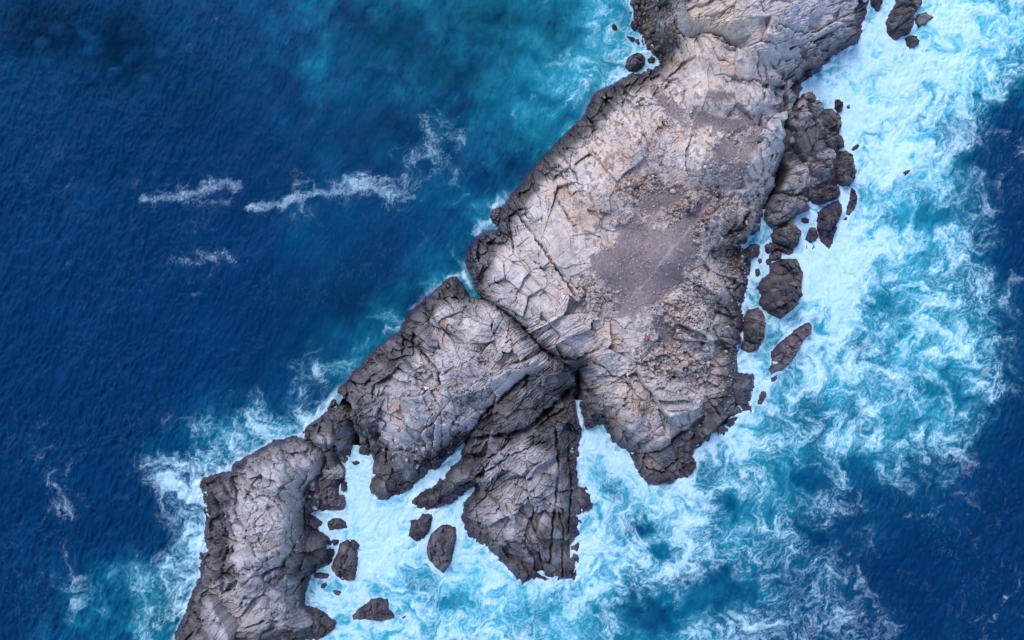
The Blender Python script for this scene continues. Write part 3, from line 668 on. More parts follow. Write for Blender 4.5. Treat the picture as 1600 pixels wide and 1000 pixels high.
# -------- rocks standing in or beside the water, each on its own outline
def rock_mesh(name, poly, top, seed, base=0., tone=0.3, weed=.5, ang=60, el=1.4, amt=.6, flat=.55, weedw=5., step=None):
    P = np.array(poly); x0, y0 = P.min(0)-5; x1, y1 = P.max(0)+5
    st = step or (1.0 if max(x1-x0, y1-y0) > 34 else .7)
    X, Y = np.meshgrid(np.arange(x0, x1, st, dtype=f32), np.arange(y0, y1, st, dtype=f32))
    raw = sdf(poly, X, Y); R = max(raw.max(), 1.)
    sd = raw+fbm(X/7, Y/7, 3, seed+1)*min(1.8, R*.25)+(2.4 if base > .2 else .8)
    m = sd > -3.2
    # a block bounded by its steep sides and a handful of inclined faces
    rr = random.Random(seed); mx, my = float(P[:, 0].mean()), float(P[:, 1].mean())
    fx = (X+fbm(X/10, Y/10, 2, seed+21)*1.6-mx)*S; fy = (Y+fbm(X/10, Y/10+3, 2, seed+22)*1.6-my)*S
    Rm = R*S
    z = np.clip(sd, 0, None)*S*rr.uniform(1.5, 2.6)*max(1., top/(Rm*1.1))
    for k in range(8):
        an = k*.785+rr.uniform(-.5, .5); g = rr.uniform(.15, 1.0)*top/Rm*.62
        z = np.minimum(z, top*rr.uniform(.82, 1.08)-g*(fx*math.cos(an)+fy*math.sin(an))*1.0+.0)
    z = np.maximum(z, np.clip(sd, 0, R)*S*.25)
    z = z+(blocks(X+fbm(X/9, Y/9, 2, seed+25)*2, Y, max(R*.7, 5), seed+23, .62*Rm, .34*top, .14, 1.2)+blocks(X, Y, max(R*.33, 4), seed+24, .30*Rm, .17*top, .07, 1.))*sstep(0, R*.3, sd)
    a = math.radians(ang)+np.zeros(X.shape, f32)
    z = z+stratum(X, Y, a, np.full(X.shape, el, f32), seed, amt*.28*min(1, R/14), mx, my, .5)*sstep(0, 4, sd)
    z = np.where(sd < 0, np.minimum(z, sd*.32), np.maximum(z, .20*sstep(0, 2.5, sd)))+base
    if base > .2: z = np.where(sd < 0, base+sd*.9, z)
    n1 = fbm(X/14, Y/14, 4, seed+5); n2 = fbm(X/5, Y/5, 3, seed+6)
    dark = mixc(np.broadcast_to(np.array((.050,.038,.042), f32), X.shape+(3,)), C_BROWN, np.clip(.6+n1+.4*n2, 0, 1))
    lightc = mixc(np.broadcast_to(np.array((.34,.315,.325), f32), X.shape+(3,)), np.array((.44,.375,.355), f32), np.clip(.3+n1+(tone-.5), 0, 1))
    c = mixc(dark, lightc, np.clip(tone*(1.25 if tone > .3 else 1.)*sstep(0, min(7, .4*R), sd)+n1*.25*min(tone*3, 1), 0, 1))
    hue = np.array((1+rr.uniform(-.04, .06), 1+rr.uniform(-.03, .03), 1+rr.uniform(-.06, .06)), f32)*rr.uniform(.75, 1.15)
    c = c*hue
    wet = sstep(weedw, 0, sd+n1*3+n2*1.5)
    c = mixc(c, mixc(np.broadcast_to(C_WET, X.shape+(3,)), C_WEED, np.full(X.shape, weed, f32)), wet*(.9 if base < .2 else .12))
    c = np.clip(c*(1+.2*n1+.15*n2)[..., None], .008, .8)
    idx = np.cumsum(m.ravel()).reshape(m.shape)-1
    q, _ = cells(m, idx)
    hm = float(np.clip(z[m], 0, None).mean())
    cx, cy = ground_xy(float(P[:, 0].mean()), float(P[:, 1].mean()), hm)
    gx_, gy_ = ground_xy(X[m], Y[m], min(hm, top))
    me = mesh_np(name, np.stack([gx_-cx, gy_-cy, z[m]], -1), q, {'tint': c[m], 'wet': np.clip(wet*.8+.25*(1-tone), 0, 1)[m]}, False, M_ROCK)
    return me, (cx, cy, 0)
ROCKPOLYS = []
def rock(name, label, category, poly, top, seed, group=None, **kw):
    me, loc = rock_mesh(name, poly, top, seed, **kw)
    o = obj(name, me); o.location = loc
    tag(o, label, category, group); ROCKPOLYS.append((poly, kw.get('base', 0)))
    return o
E = lambda p: crop(1000, 250, p); T = lambda p: crop(1080, 0, p); U = lambda p: crop(1080, 325, p); L = lambda p: crop(200, 675, p); N = lambda p: crop(880, 0, p); Q = lambda p: crop(850, 470, p)
def Z(x0, y0): return lambda p: [(x0+a/10, y0+b/10) for a, b in p]
P1 = Z(1140, 330); P2 = Z(1200, 140); P3 = Z(1200, 230); P4 = Z(480, 680); P5 = Z(960, 0)
ge = 'rocks along the eastern foot of the cliff'
rock('sea_boulder','largest brown boulder standing free in the white water right of the plateau','boulder',E([(770,470),(785,500),(803,540),(795,580),(790,660),(750,720),(690,765),(640,740),(590,690),(600,650),(580,610),(600,570),(640,540),(640,500),(700,470)]),2.6,1001,ge,tone=.16,ang=-20,weed=.8,weedw=7,el=1.8,amt=.8)
rock('sea_boulder','upright square brown boulder against the cliff, below left of the largest free boulder','boulder',E([(530,720),(580,710),(608,745),(605,860),(590,885),(540,880),(505,860),(505,760)]),1.9,1002,ge,tone=.2,ang=80,weed=.6)
rock('sea_boulder','small dark rounded boulder at the foot of the upright square boulder','boulder',E([(505,868),(545,878),(585,885),(565,915),(520,925),(490,905)]),.9,1003,ge,tone=.1)
rock('sea_rock','long slanting striped rock blade with purple edge in the right foam','rock',U([(570,545),(587,570),(580,600),(545,640),(520,690),(490,735),(450,775),(390,805),(375,780),(385,740),(390,690),(440,640),(510,580)]),1.5,1004,ge,tone=.22,ang=-50,el=2.4,weed=1.,weedw=8)
rock('sea_rock','low dark rock just below the tail of the striped rock blade','rock',U([(375,815),(415,800),(410,825),(380,845)]),.4,1005,ge,tone=.02)
rock('sea_rock','narrow dark rock in foam beside the lower right ledge','rock',Q([(1035,440),(1062,420),(1070,450),(1048,500),(1025,500)]),.6,1006,ge,tone=.03)
rock('rock_spike','pointed purple weed covered rock aiming down into the white water','rock',E([(960,185),(978,215),(975,250),(950,310),(938,350),(935,400),(912,432),(890,410),(870,380),(857,330),(858,290),(862,250),(890,230),(920,210)]),1.5,1007,ge,tone=.06,ang=70,weed=1.,weedw=14)
rock('sea_rock','slim purple rock at the outer edge right of the pointed purple rock','rock',E([(1020,130),(1038,150),(1042,190),(1035,230),(1008,270),(988,260),(990,225),(1005,195)]),.9,1008,ge,tone=.03,weed=1.)
rock('sea_rock','tiny dark rock under the slim purple rock','rock',E([(990,268),(998,280),(985,295),(976,288)]),.3,1009,ge,tone=.02)
rock('sea_rock','small purple lobed rock in the foam pool left of the pointed purple rock','rock',P1([(1260,260),(1340,250),(1370,310),(1390,390),(1340,460),(1250,500),(1180,440),(1220,370)]),.8,1010,ge,tone=.04,weed=1.)
rock('sea_rock','round purple rock ringed by foam in the small pool','rock',P1([(1130,110),(1190,95),(1245,130),(1230,180),(1160,190),(1110,160)]),.5,1011,ge,tone=.04,weed=1.)
rock('sea_rock','pair sized dark pebble shaped rock under the lobed purple rock','rock',P1([(1270,530),(1330,520),(1320,600),(1260,610),(1245,570)]),.4,1012,ge,tone=.02)
rock('sea_rock','thin dark rock sliver left under the lobed purple rock','rock',P1([(1170,500),(1215,520),(1220,590),(1190,610),(1170,560)]),.35,1013,ge,tone=.02)
rock('cliff_boulder','dark rounded mound of rock between blue pool and foam pool','boulder',P1([(900,130),(990,140),(1040,210),(1140,280),(1160,350),(1120,420),(1110,520),(1020,590),(860,560),(720,490),(680,390),(720,280),(830,220)]),2.0,1014,ge,tone=.12,ang=10,weed=.4)
rock('cliff_boulder','small domed dark rock below the dark mound beside the pool','boulder',P1([(620,680),(690,620),(780,610),(830,660),(810,740),(720,770),(640,760)]),.8,1015,ge,tone=.12)
rock('cliff_boulder','low rough dark rock closing the lower side of the blue pool','boulder',P1([(550,520),(650,490),(760,530),(850,570),(1010,600),(1000,660),(900,700),(830,640),(700,610),(610,660),(560,620)]),1.0,1016,ge,tone=.08,weed=.7)
rock('cliff_boulder','dark wet rock wedged at the cliff foot left of the blue pool','boulder',P1([(230,600),(330,530),(420,505),(490,540),(480,640),(440,710),(340,740),(320,990),(230,990),(190,850),(60,720),(150,600)]),1.1,1017,ge,tone=.08,weed=.8)
rock('sea_rock','small round rock in foam at the upper left of the largest free boulder','rock',P1([(560,760),(610,745),(660,790),(640,850),(590,840),(555,800)]),.45,1018,ge,tone=.03,weed=.7)
rock('sea_rock','tiny rock beside the small round rock near the cliff foot','rock',P1([(440,770),(490,740),(510,780),(470,830)]),.3,1019,ge,tone=.03)
rock('sea_rock','oval dark rock in the narrow foam channel left of the largest free boulder','rock',P1([(400,910),(450,890),(480,960),(450,1040),(400,1010)]),.45,1020,ge,tone=.03,weed=.7)
rock('cliff_boulder','olive brown boulder with flat top above the dark mound','boulder',E([(680,152),(740,165),(790,160),(800,200),(828,228),(770,250),(735,292),(650,312),(615,280),(620,220),(650,170)]),2.2,1021,ge,tone=.32,ang=-10,el=1.8,base=.3)
rock('cliff_boulder','palest boulder with a smooth rounded cap wedged against the cliff','boulder',P3([(380,280),(470,270),(560,250),(620,200),(640,330),(640,560),(620,650),(550,680),(430,750),(320,720),(210,680),(270,540),(330,400)]),2.6,1022,ge,tone=.95,ang=60,base=.8)
rock('cliff_boulder','tall grey brown boulder right of the palest boulder','boulder',P3([(660,150),(740,60),(850,0),(980,0),(1025,100),(1015,220),(970,300),(980,400),(960,500),(860,540),(740,600),(650,600),(645,400)]),2.5,1023,ge,tone=.42,ang=75,base=.6)
rock('cliff_boulder','dark boulder below the tall grey brown boulder','boulder',P3([(570,700),(640,630),(780,600),(980,570),(1100,600),(1150,720),(1120,790),(960,840),(860,880),(720,860),(610,760)]),1.6,1024,ge,tone=.08,ang=15,base=.1)
rock('cliff_boulder','blocky purple brown boulder at the seaward edge of the heap','boulder',P3([(1110,140),(1180,50),(1250,40),(1320,80),(1350,200),(1390,410),(1360,520),(1310,590),(1200,600),(1100,550),(1080,400)]),1.9,1025,ge,tone=.12,ang=80,weed=.5)
rock('cliff_boulder','dark brown slab boulder facing the white water above the blocky one','boulder',P2([(780,490),(870,300),(1020,280),(1080,340),(1150,400),(1170,520),(1130,680),(1200,760),(1210,880),(1130,920),(1060,930),(1040,700),(900,690),(860,560)]),1.6,1026,ge,tone=.14,ang=70,weed=.3)
rock('cliff_boulder','large layered grey boulder at the upper end of the eastern heap','boulder',P2([(480,220),(560,140),(610,200),(590,290),(620,400),(640,520),(620,640),(570,740),(450,800),(350,840),(330,760),(400,560),(430,400)]),2.6,1027,ge,tone=.62,ang=70,el=2.2,base=1.6)
rock('cliff_boulder','pale triangular boulder at the top corner of the eastern heap','boulder',P2([(570,80),(650,65),(730,150),(690,190),(630,210),(590,160)]),1.2,1028,ge,tone=.55,base=.8)
rock('cliff_boulder','pale pink faceted boulder just above the dark brown slab','boulder',P2([(660,240),(730,190),(800,200),(845,270),(830,340),(780,420),(730,440),(680,350)]),1.4,1029,ge,tone=.6,base=.9)
rock('cliff_boulder','slim pale wedge between the layered boulder and the pink boulder','boulder',P2([(590,300),(640,270),(670,370),(640,470),(600,420)]),.9,1030,ge,tone=.55,base=1.1)
rock('cliff_boulder','grey pointed boulder under the pink faceted boulder','boulder',P2([(650,590),(700,480),(760,470),(850,540),(860,620),(880,700),(810,820),(770,790),(720,680)]),1.5,1031,ge,tone=.5,base=1.0)
rock('cliff_boulder','grey leaf shaped boulder in the middle of the eastern heap','boulder',P2([(570,760),(650,620),(720,700),(750,800),(740,920),(690,980),(600,960),(560,850)]),1.5,1032,ge,tone=.48,base=1.1,ang=70)
rock('cliff_boulder','warm grey slab boulder above the tall grey brown boulder','boulder',P2([(890,740),(930,690),(1050,690),(1060,820),(1040,930),(960,900),(900,830)]),1.4,1033,ge,tone=.35,base=.7)
rock('sea_rock','tooth shaped blue black rock in white water near the top of the heap','rock',P2([(1060,150),(1110,170),(1165,240),(1160,330),(1100,350),(1045,290)]),.9,1034,ge,tone=.05)
rock('sea_rock','tiny round rock awash right of the tooth shaped rock','rock',P2([(1230,250),(1270,240),(1285,280),(1250,300),(1225,280)]),.25,1035,ge,tone=.03)
rock('sea_rock','small knobbly rock awash off the blocky purple brown boulder','rock',P2([(1300,940),(1350,880),(1400,850),(1430,880),(1390,930),(1330,965)]),.4,1036,ge,tone=.03)
rock('sea_rock','lone dark shark fin rock far out in the right foam','rock',T([(1010,830),(1035,818),(1055,812),(1052,828),(1030,845)]),.45,1037,ge,tone=.03)
gt = 'rocks off the top right shore'
rock('sea_stack','big brown sea stack leaning in white water at the top edge','sea stack',T([(1000,-60),(1110,-60),(1125,0),(1095,45),(1065,80),(1060,110),(1062,150),(1035,165),(1010,170),(1000,192),(975,180),(958,150),(948,100),(965,60),(1000,0)]),2.8,1041,gt,tone=.16,ang=-65,el=1.8,weed=.6,weedw=7)
rock('sea_rock','small square dark rock at the foot of the top sea stack','rock',T([(1030,182),(1055,170),(1085,172),(1096,210),(1075,222),(1050,237),(1035,210)]),.8,1042,gt,tone=.08,weed=.6)
rock('sea_rock','blue grey slab half awash right of the top sea stack','rock',T([(1075,90),(1100,65),(1130,60),(1165,80),(1130,110),(1095,128),(1078,115)]),.32,1043,gt,tone=.25,weed=.1)
rock('sea_rock','dark rock in the surf between the shore and the top sea stack','rock',T([(855,-60),(925,-60),(915,20),(905,55),(885,40),(865,15)]),1.2,1044,gt,tone=.05)
gs = 'rocks in the southern cove'
rock('sea_boulder','large grey brown rock against the left shore of the southern cove','boulder',L([(1050,525),(1080,545),(1098,580),(1105,610),(1100,660),(1085,720),(1020,722),(995,690),(970,655),(985,625),(1000,600),(1010,550)]),1.8,1051,gs,tone=.18,ang=70,weed=.4)
rock('sea_rock','little dark rock on the shoulder of the large grey brown cove rock','rock',L([(1065,515),(1090,520),(1112,545),(1105,565),(1085,560)]),.6,1052,gs,tone=.06)
rock('sea_rock','low dark wedge just left above the large grey brown cove rock','rock',L([(975,520),(1020,518),(1010,535),(990,545)]),.4,1053,gs,tone=.04)
rock('sea_rock','flat dark rock alone between foam tongues below the left ledge','rock',L([(960,430),(985,415),(1020,412),(1050,435),(1055,460),(1010,470),(970,477),(955,455)]),.8,1054,gs,tone=.1)
rock('sea_boulder','egg shaped brown boulder standing free in the middle of the cove','boulder',L([(1500,455),(1545,458),(1572,468),(1577,520),(1570,570),(1562,615),(1545,650),(1515,690),(1480,665),(1440,620),(1430,565),(1440,520),(1470,480)]),2.2,1055,gs,tone=.17,ang=75,weed=.4,weedw=6)
rock('sea_boulder','dark mottled boulder left above the egg shaped boulder','boulder',L([(1415,395),(1460,400),(1462,440),(1445,490),(1420,517),(1385,530),(1347,505),(1355,470),(1360,430),(1390,430)]),1.4,1056,gs,tone=.1,weed=.6)
rock('sea_rock','jagged purple black rock low in the cove near the bottom edge','rock',L([(1110,850),(1145,830),(1165,805),(1200,800),(1245,812),(1250,860),(1280,885),(1275,900),(1220,915),(1150,905),(1080,910),(1075,890)]),1.1,1057,gs,tone=.05,weed=.6)
rock('sea_rock','tiny dark rock right of the jagged purple black rock','rock',L([(1315,892),(1335,880),(1337,890),(1320,898)]),.2,1058,gs,tone=.03)
rock('sea_rock','thin flat dark rock tucked in the small left inlet of the cove','rock',L([(890,680),(925,678),(967,686),(962,704),(925,706),(895,700)]),.4,1059,gs,tone=.05)
rock('sea_rock','small slanting rock awash below the thin flat inlet rock','rock',L([(930,735),(955,718),(960,735),(938,752),(922,752)]),.25,1060,gs,tone=.03)
rock('sea_rock','small broken rock awash between inlet and jagged rock','rock',L([(985,765),(1010,758),(1028,768),(1015,790),(990,780)]),.25,1061,gs,tone=.03)
rock('sea_rock','dark knob on the shore left of the flat lone cove rock','rock',L([(862,388),(900,415),(935,435),(925,450),(900,467),(872,445),(860,415)]),1.0,1062,gs,tone=.12)
rock('sea_rock','purple knob at the water corner of the upper left ledge','rock',P4([(510,780),(560,720),(620,740),(640,800),(600,890),(560,910),(510,860)]),.9,1063,gs,tone=.05,weed=.8)
rock('sea_rock','little round dark rock at the head of the narrow cove inlet','rock',P4([(700,420),(760,385),(820,400),(825,440),(770,470),(715,460)]),.5,1064,gs,tone=.12)
rock('cliff_boulder','blue grey rounded boulder on the ledge above the cove inlet','boulder',P4([(250,540),(310,460),(420,430),(500,460),(560,560),(540,650),(430,690),(320,680),(260,620)]),1.1,1065,gs,tone=.5,base=.5)
rock('cliff_boulder','flat brown slab boulder at the left ledge of the cove','boulder',P4([(200,860),(290,800),(400,760),(470,830),(490,940),(560,960),(580,1080),(540,1180),(420,1190),(300,1180),(220,1060)]),1.3,1066,gs,tone=.16,base=.2)
rock('sea_boulder','dark purple boulder at the bottom left corner of the cove','boulder',L([(850,835),(900,850),(960,880),(998,925),(985,960),(940,990),(900,1010),(860,960),(840,890)]),1.2,1067,gs,tone=.08,weed=.7)
rock('shore_rock','rough dark point of rock jutting into surf at the far left corner','rock',L([(330,240),(360,225),(400,215),(450,195),(485,190),(480,230),(440,260),(390,262),(345,272)]),1.7,1068,tone=.08,weed=.4)
rock('shore_rock','purple round rock on the calm shore with white surf curling round it','rock',crop(680,200,[(275,390),(310,378),(330,395),(325,430),(300,470),(275,450),(265,420)]),1.2,1069,tone=.12,weed=.8)
rock('shore_rock','weed covered knob at the lower right tip of the rounded nose','rock',Q([(690,770),(725,765),(738,795),(715,830),(690,850),(660,830),(665,790)]),1.0,1070,tone=.06,weed=.9)
gw = 'rocks in the small bay left of the knoll'
rock('sea_rock','dark boulder alone in pale water off the cobble beach','rock',P5([(-40,400),(0,375),(40,420),(50,455),(10,475),(-30,450)]),.7,1081,gw,tone=.08)
rock('sea_rock','dark pear shaped boulder in foam just off the cobbles','rock',P5([(275,330),(330,310),(375,350),(370,420),(320,475),(280,430),(265,380)]),.7,1082,gw,tone=.1)
rock('shore_rock','dark knobbly rock cluster at the lower corner of the small bay','rock',P5([(190,930),(270,850),(370,810),(450,830),(490,900),(480,990),(420,1060),(330,1110),(230,1090),(185,1010)]),1.4,1083,gw,tone=.1,weed=.7)
rock('sea_rock','small dark rock in surf right of the knobbly cluster','rock',P5([(520,920),(600,890),(640,930),(610,985),(550,980)]),.5,1084,gw,tone=.06)
rock('sea_rock','thin dark rock in the surf below the pear shaped boulder','rock',P5([(205,565),(270,575),(320,600),(290,640),(250,620)]),.4,1085,gw,tone=.05)
rock('sea_rock','narrow dark rock right of the thin one in the bay surf','rock',P5([(330,620),(375,610),(400,680),(370,700)]),.35,1086,gw,tone=.05)
rock('sea_rock','small square dark rock beside the cobbles in the bay surf','rock',P5([(500,730),(550,715),(580,750),(540,785),(500,770)]),.4,1087,gw,tone=.08)
# ------------------------------------------------------------------ cobbles, stones
def pebble_meshes(prefix, mat, n, seed, angular):
    out = []
    r = random.Random(seed)
    for i in range(n):
        bm = bmesh.new(); bmesh.ops.create_icosphere(bm, subdivisions=1, radius=.5)
        if angular:
            for v in bm.verts:
                v.co *= r.uniform(.72, 1.2)
            for k in range(6):
                nrm = Vector((r.gauss(0, 1), r.gauss(0, 1), r.gauss(0, .8)+.3)).normalized()
                d = r.uniform(.2, .36)
                for v in bm.verts:
                    q = v.co.dot(nrm)
                    if q > d: v.co -= nrm*(q-d)
        else:
            for v in bm.verts: v.co *= r.uniform(.9, 1.08)
        me = bpy.data.meshes.new(prefix); bm.to_mesh(me); bm.free(); me.materials.append(mat)
        out.append(me)
    return out
M_COB = mat_stone('cobble', (.085,.065,.055), (.21,.165,.13)); M_STN = mat_stone('stone', (.36,.30,.285), (.60,.50,.45))
COB = pebble_meshes('cobble', M_COB, 8, 5, False); STN = pebble_meshes('stone', M_STN, 14, 6, True)
rnd = random.Random(11)
beach_poly = [(985,-110),(985,0),(1000,45),(1022,84),(1040,92),(1058,60),(1050,20),(1050,-110)]
PB = Z(960, 0)
big = [(290,50,11),(450,20,9),(450,95,8),(340,135,7),(505,150,6),(575,130,7),(535,215,7),(630,240,7),(660,150,8),(520,300,6),(570,345,7),(590,460,11),(530,540,12),(570,620,11),(740,665,9),(470,430,8),(680,500,7),(390,225,9),(800,610,6),(690,590,7),(760,470,8),(850,540,7),(650,780,9),(900,770,8),(700,730,6),(860,690,7),(640,330,7),(720,270,7),(700,390,7),(590,800,6),(1000,470,7)]
beach = tag(empty('cobble_beach', (ground_xy(1010, 50, 0)[0], ground_xy(1010, 50, 0)[1], 0)), 'small beach of rounded brown cobbles left of the knoll', 'beach', kind='structure')
taken = []
def put_stone(me, px, py, d, parent, name, sink=.25, flat=.6):
    loc = place(px, py)
    o = bpy.data.objects.new(name, me); scene.collection.objects.link(o); o.parent = parent
    pl = parent.location
    hz = d*S*flat
    o.location = (loc[0]-pl[0], loc[1]-pl[1], max(loc[2], -.05)-pl[2]+hz*(.5-sink)); o.scale = (d*S, d*S*rnd.uniform(.55, .95), hz)
    o.rotation_euler = (rnd.uniform(-.25, .25), rnd.uniform(-.25, .25), rnd.uniform(0, 6.28))
    return o
for a, b, d in big:
    put_stone(rnd.choice(COB), 960+a/10, b/10, d*1.1, beach, 'stone', .2, .75); taken.append((960+a/10, b/10, d))
BS = Coarse(900, -120, 1100, 140, 2); bsd = sdf(beach_poly, BS.X, BS.Y)
n = 0
for _ in range(4000):
    px, py = rnd.uniform(980, 1075), rnd.uniform(-40, 100); d = rnd.uniform(2.6, 6)
    if float(BS.read(bsd, np.array([px], f32), np.array([py], f32))[0]) < -8*rnd.random(): continue
    if any((px-x)**2+(py-y)**2 < ((d+e)*.42)**2 for x, y, e in taken): continue
    taken.append((px, py, d)); put_stone(rnd.choice(COB), px, py, d*1.05, beach, 'stone', .2, .75); n += 1
    if n > 210: break

# loose angular stones on the plateau: dense towards its right-hand and lower sides
def zone_w(px, py):
    return max(a*math.exp(-((px-x)/rx)**2-((py-y)/ry)**2) for x, y, rx, ry, a in ZONE)
cand = []
grid = {}
tries = 0
while len(cand) < 5200 and tries < 150000:
    tries += 1
    px, py = rnd.uniform(380, 1220), rnd.uniform(120, 860)
    if rnd.random() > zone_w(px, py): continue
    d = min(13., 2.3+rnd.expovariate(1/2.1))
    ks = float(CG.read(SOILF, np.array([px], f32), np.array([py], f32))[0])
    if ks > 3 and rnd.random() < .82: continue
    if ks > 3: d = min(d, 4.5)
    k = (int(px/12), int(py/12)); ok = True
    for i in (-1, 0, 1):
        for j in (-1, 0, 1):
            for x, y, e in grid.get((k[0]+i, k[1]+j), ()):
                if (px-x)**2+(py-y)**2 < ((d+e)*.42)**2: ok = False
    if not ok: continue
    grid.setdefault(k, []).append((px, py, d)); cand.append((px, py, d))
cand.sort(key=lambda c: -c[2])
for px, py, d in cand[:270]:
    put_stone(rnd.choice(STN), px, py, d, headland, 'stone', .3, .55)
# the smaller ones are gravel: one mesh
vs, fs = [], []
base = []
for me in STN:
    base.append((np.array([v.co[:] for v in me.vertices], f32), np.array([p.vertices[:] for p in me.polygons], np.int32)))
off = 0; V = []; F = []
for px, py, d in cand[270:]:
    co, fc = rnd.choice(base)
    loc = place(px, py); a = rnd.uniform(0, 6.28); R = np.array([[math.cos(a), -math.sin(a), 0], [math.sin(a), math.cos(a), 0], [0, 0, 1]], f32)
    s = np.array((d*S, d*S*rnd.uniform(.55, .95), d*S*.55), f32)
    V.append((co*s)@R.T+np.array((loc[0], loc[1], loc[2]+d*S*.1), f32)); F.append(fc+off); off += len(co)
V = np.concatenate(V); F = np.concatenate(F)
me = bpy.data.meshes.new('gravel'); me.from_pydata(V.tolist(), [], F.tolist()); me.materials.append(M_STN)
g = obj('gravel', me, headland); g['kind'] = 'stuff'

# ------------------------------------------------------------------ sea
ST = 1.5
X, Y = np.meshgrid(np.arange(-125, 1726, ST, dtype=f32), np.arange(-128, 1129, ST, dtype=f32))
foam, aer, D, c1, c2, c3, nn, ww = sea_fields(X, Y)
# the surf dies away outside the surveyed ground
fade = sstep(-120, -20, X)*sstep(1720, 1620, X)*sstep(-122, -20, Y)*sstep(1122, 1020, Y)
fade = np.maximum(fade, sstep(0, .3, fade+.5*(nn-.1))*fade**.5)
foam = foam*fade; aer = aer*fade; D = D*fade
sdl = CG.read(SD_LAND, X, Y)
near = sdl.copy()
for poly, b in ROCKPOLYS:
    if b > .2: continue
    P = np.array(poly); x0, y0 = P.min(0)-14; x1, y1 = P.max(0)+14
    ix = np.ix_((Y[:, 0] > y0) & (Y[:, 0] < y1), (X[0] > x0) & (X[0] < x1))
    if X[ix].size: near[ix] = np.maximum(near[ix], sdf(poly, X[ix], Y[ix]))
# wash against rock
rim = sstep(-7, 1, near+nn*6)*sstep(.12, .5, D)*.65
foam = np.clip(foam+rim*(1-foam), 0, 1)
calmw = .22+.6*sstep(560, 150, X)+.75*sstep(1200, 1450, X)+.3*sstep(500, 800, Y)
tint = lut(aer, SEA_RAMP)
# tint varies with the broad eddy noise and is paler on small wave crests
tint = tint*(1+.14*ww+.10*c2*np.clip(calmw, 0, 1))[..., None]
CLEAR = [(80,50,90,60,.72),(190,75,80,70,.72),(620,60,90,70,.55),(760,40,110,60,.6),(860,60,60,50,.4),(560,470,70,60,.4),(600,200,120,60,.35),(700,120,100,60,.5),(250,960,50,40,.35),(480,520,60,60,.3),(650,480,30,40,.4),(820,240,50,50,.3),(300,150,160,90,.25)]
clear = np.zeros(X.shape, f32)
for cx, cy, rx, ry, a in CLEAR: clear = np.maximum(clear, a*np.exp(-((X-cx)/rx)**2-((Y-cy)/ry)**2))
clear = np.clip(clear*(1+.5*nn), 0, .75)
z = (c1-.6)*.78*(1-.5*sstep(.2, .7, D))*np.clip(calmw, 0, 1)+c2*.05*np.clip(calmw+.2, 0, 1)+c3*.22+foam*.10+nn*.16*sstep(.1, .6, D)
z = z+sstep(-9, 2, sdl)*sstep(.3, .8, D)*(.02+.40*np.clip(fbm(X/11, Y/11, 3, 391), -.3, 1))
# spread the edge rows out to the horizon
keep = sdl < 16
wxy = ground_xy(X, Y, 0)
idx = np.cumsum(keep.ravel()).reshape(keep.shape)-1
q, _ = cells(keep, idx)
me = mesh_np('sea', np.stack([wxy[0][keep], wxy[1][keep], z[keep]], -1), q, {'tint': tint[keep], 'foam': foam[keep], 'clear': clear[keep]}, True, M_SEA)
sea = tag(obj('sea', me), 'deep blue sea with turquoise churned water and white foam round the headland', 'sea', kind='structure')
# open sea beyond the surveyed sheet: a frame of coarse strips out to the horizon
xa, ya = wxy[0].min(), wxy[1].min(); xb, yb = wxy[0].max(), wxy[1].max()
far = 1500.
xs = [-far, xa+.4, xb-.4, far]; ys = [-far, ya+.4, yb-.4, far]
co = np.array([(x, y, -.35) for y in ys for x in xs], f32)
qd = np.array([[j*4+i, j*4+i+1, j*4+i+5, j*4+i+4] for j in range(3) for i in range(3) if (i, j) != (1, 1)], np.int32)
t0 = np.array(SEA_RAMP[0][1], f32)
me = mesh_np('open_sea', co, qd, {'tint': np.tile(t0, (16, 1)), 'foam': np.zeros(16, f32), 'clear': np.zeros(16, f32)}, True, M_SEA)
obj('open_water', me, sea)
# sea bed with rounded stones, seen dimly where the water is clear
st = 4.
XB, YB = np.meshgrid(np.arange(-110, 1711, st, dtype=f32), np.arange(-80, 1081, st, dtype=f32))
d1, e1, k1, _, _ = worley(XB/30+fbm(XB/60, YB/60, 2, 401)*.5, YB/30, 402)
d2, e2, k2, _, _ = worley(XB/13, YB/13, 403)
zb = -3.2+1.0*np.sqrt(np.clip(.45-d1, 0, 1))*(_R3[k1] > .35)+.5*np.clip(.5-d2, 0, 1)+fbm(XB/90, YB/90, 3, 404)*1.2
cb = mixc(np.broadcast_to(np.array((.06,.10,.09), f32), XB.shape+(3,)), np.array((.55,.55,.60), f32), sstep(.52, .2, d1)*(.2+.8*_R4[k1])*(_R3[k1] > .3))
cb = mixc(cb, np.array((.10,.20,.10), f32), sstep(0, .4, fbm(XB/70, YB/70, 3, 405))*.7*sstep(350, 560, XB))
ib = np.arange(XB.size).reshape(XB.shape); qb, _ = cells(np.ones(XB.shape, bool), ib)
wb = ground_xy(XB, YB, 0)
me = mesh_np('sea_bed', np.stack([wb[0].ravel(), wb[1].ravel(), zb.ravel()], -1), qb, {'tint': cb.reshape(-1, 3), 'wet': np.zeros(XB.size, f32)}, True, M_ROCK)
tag(obj('sea_bed', me), 'rounded stones of the sea bed showing dimly through the clear water', 'sea bed', kind='structure')

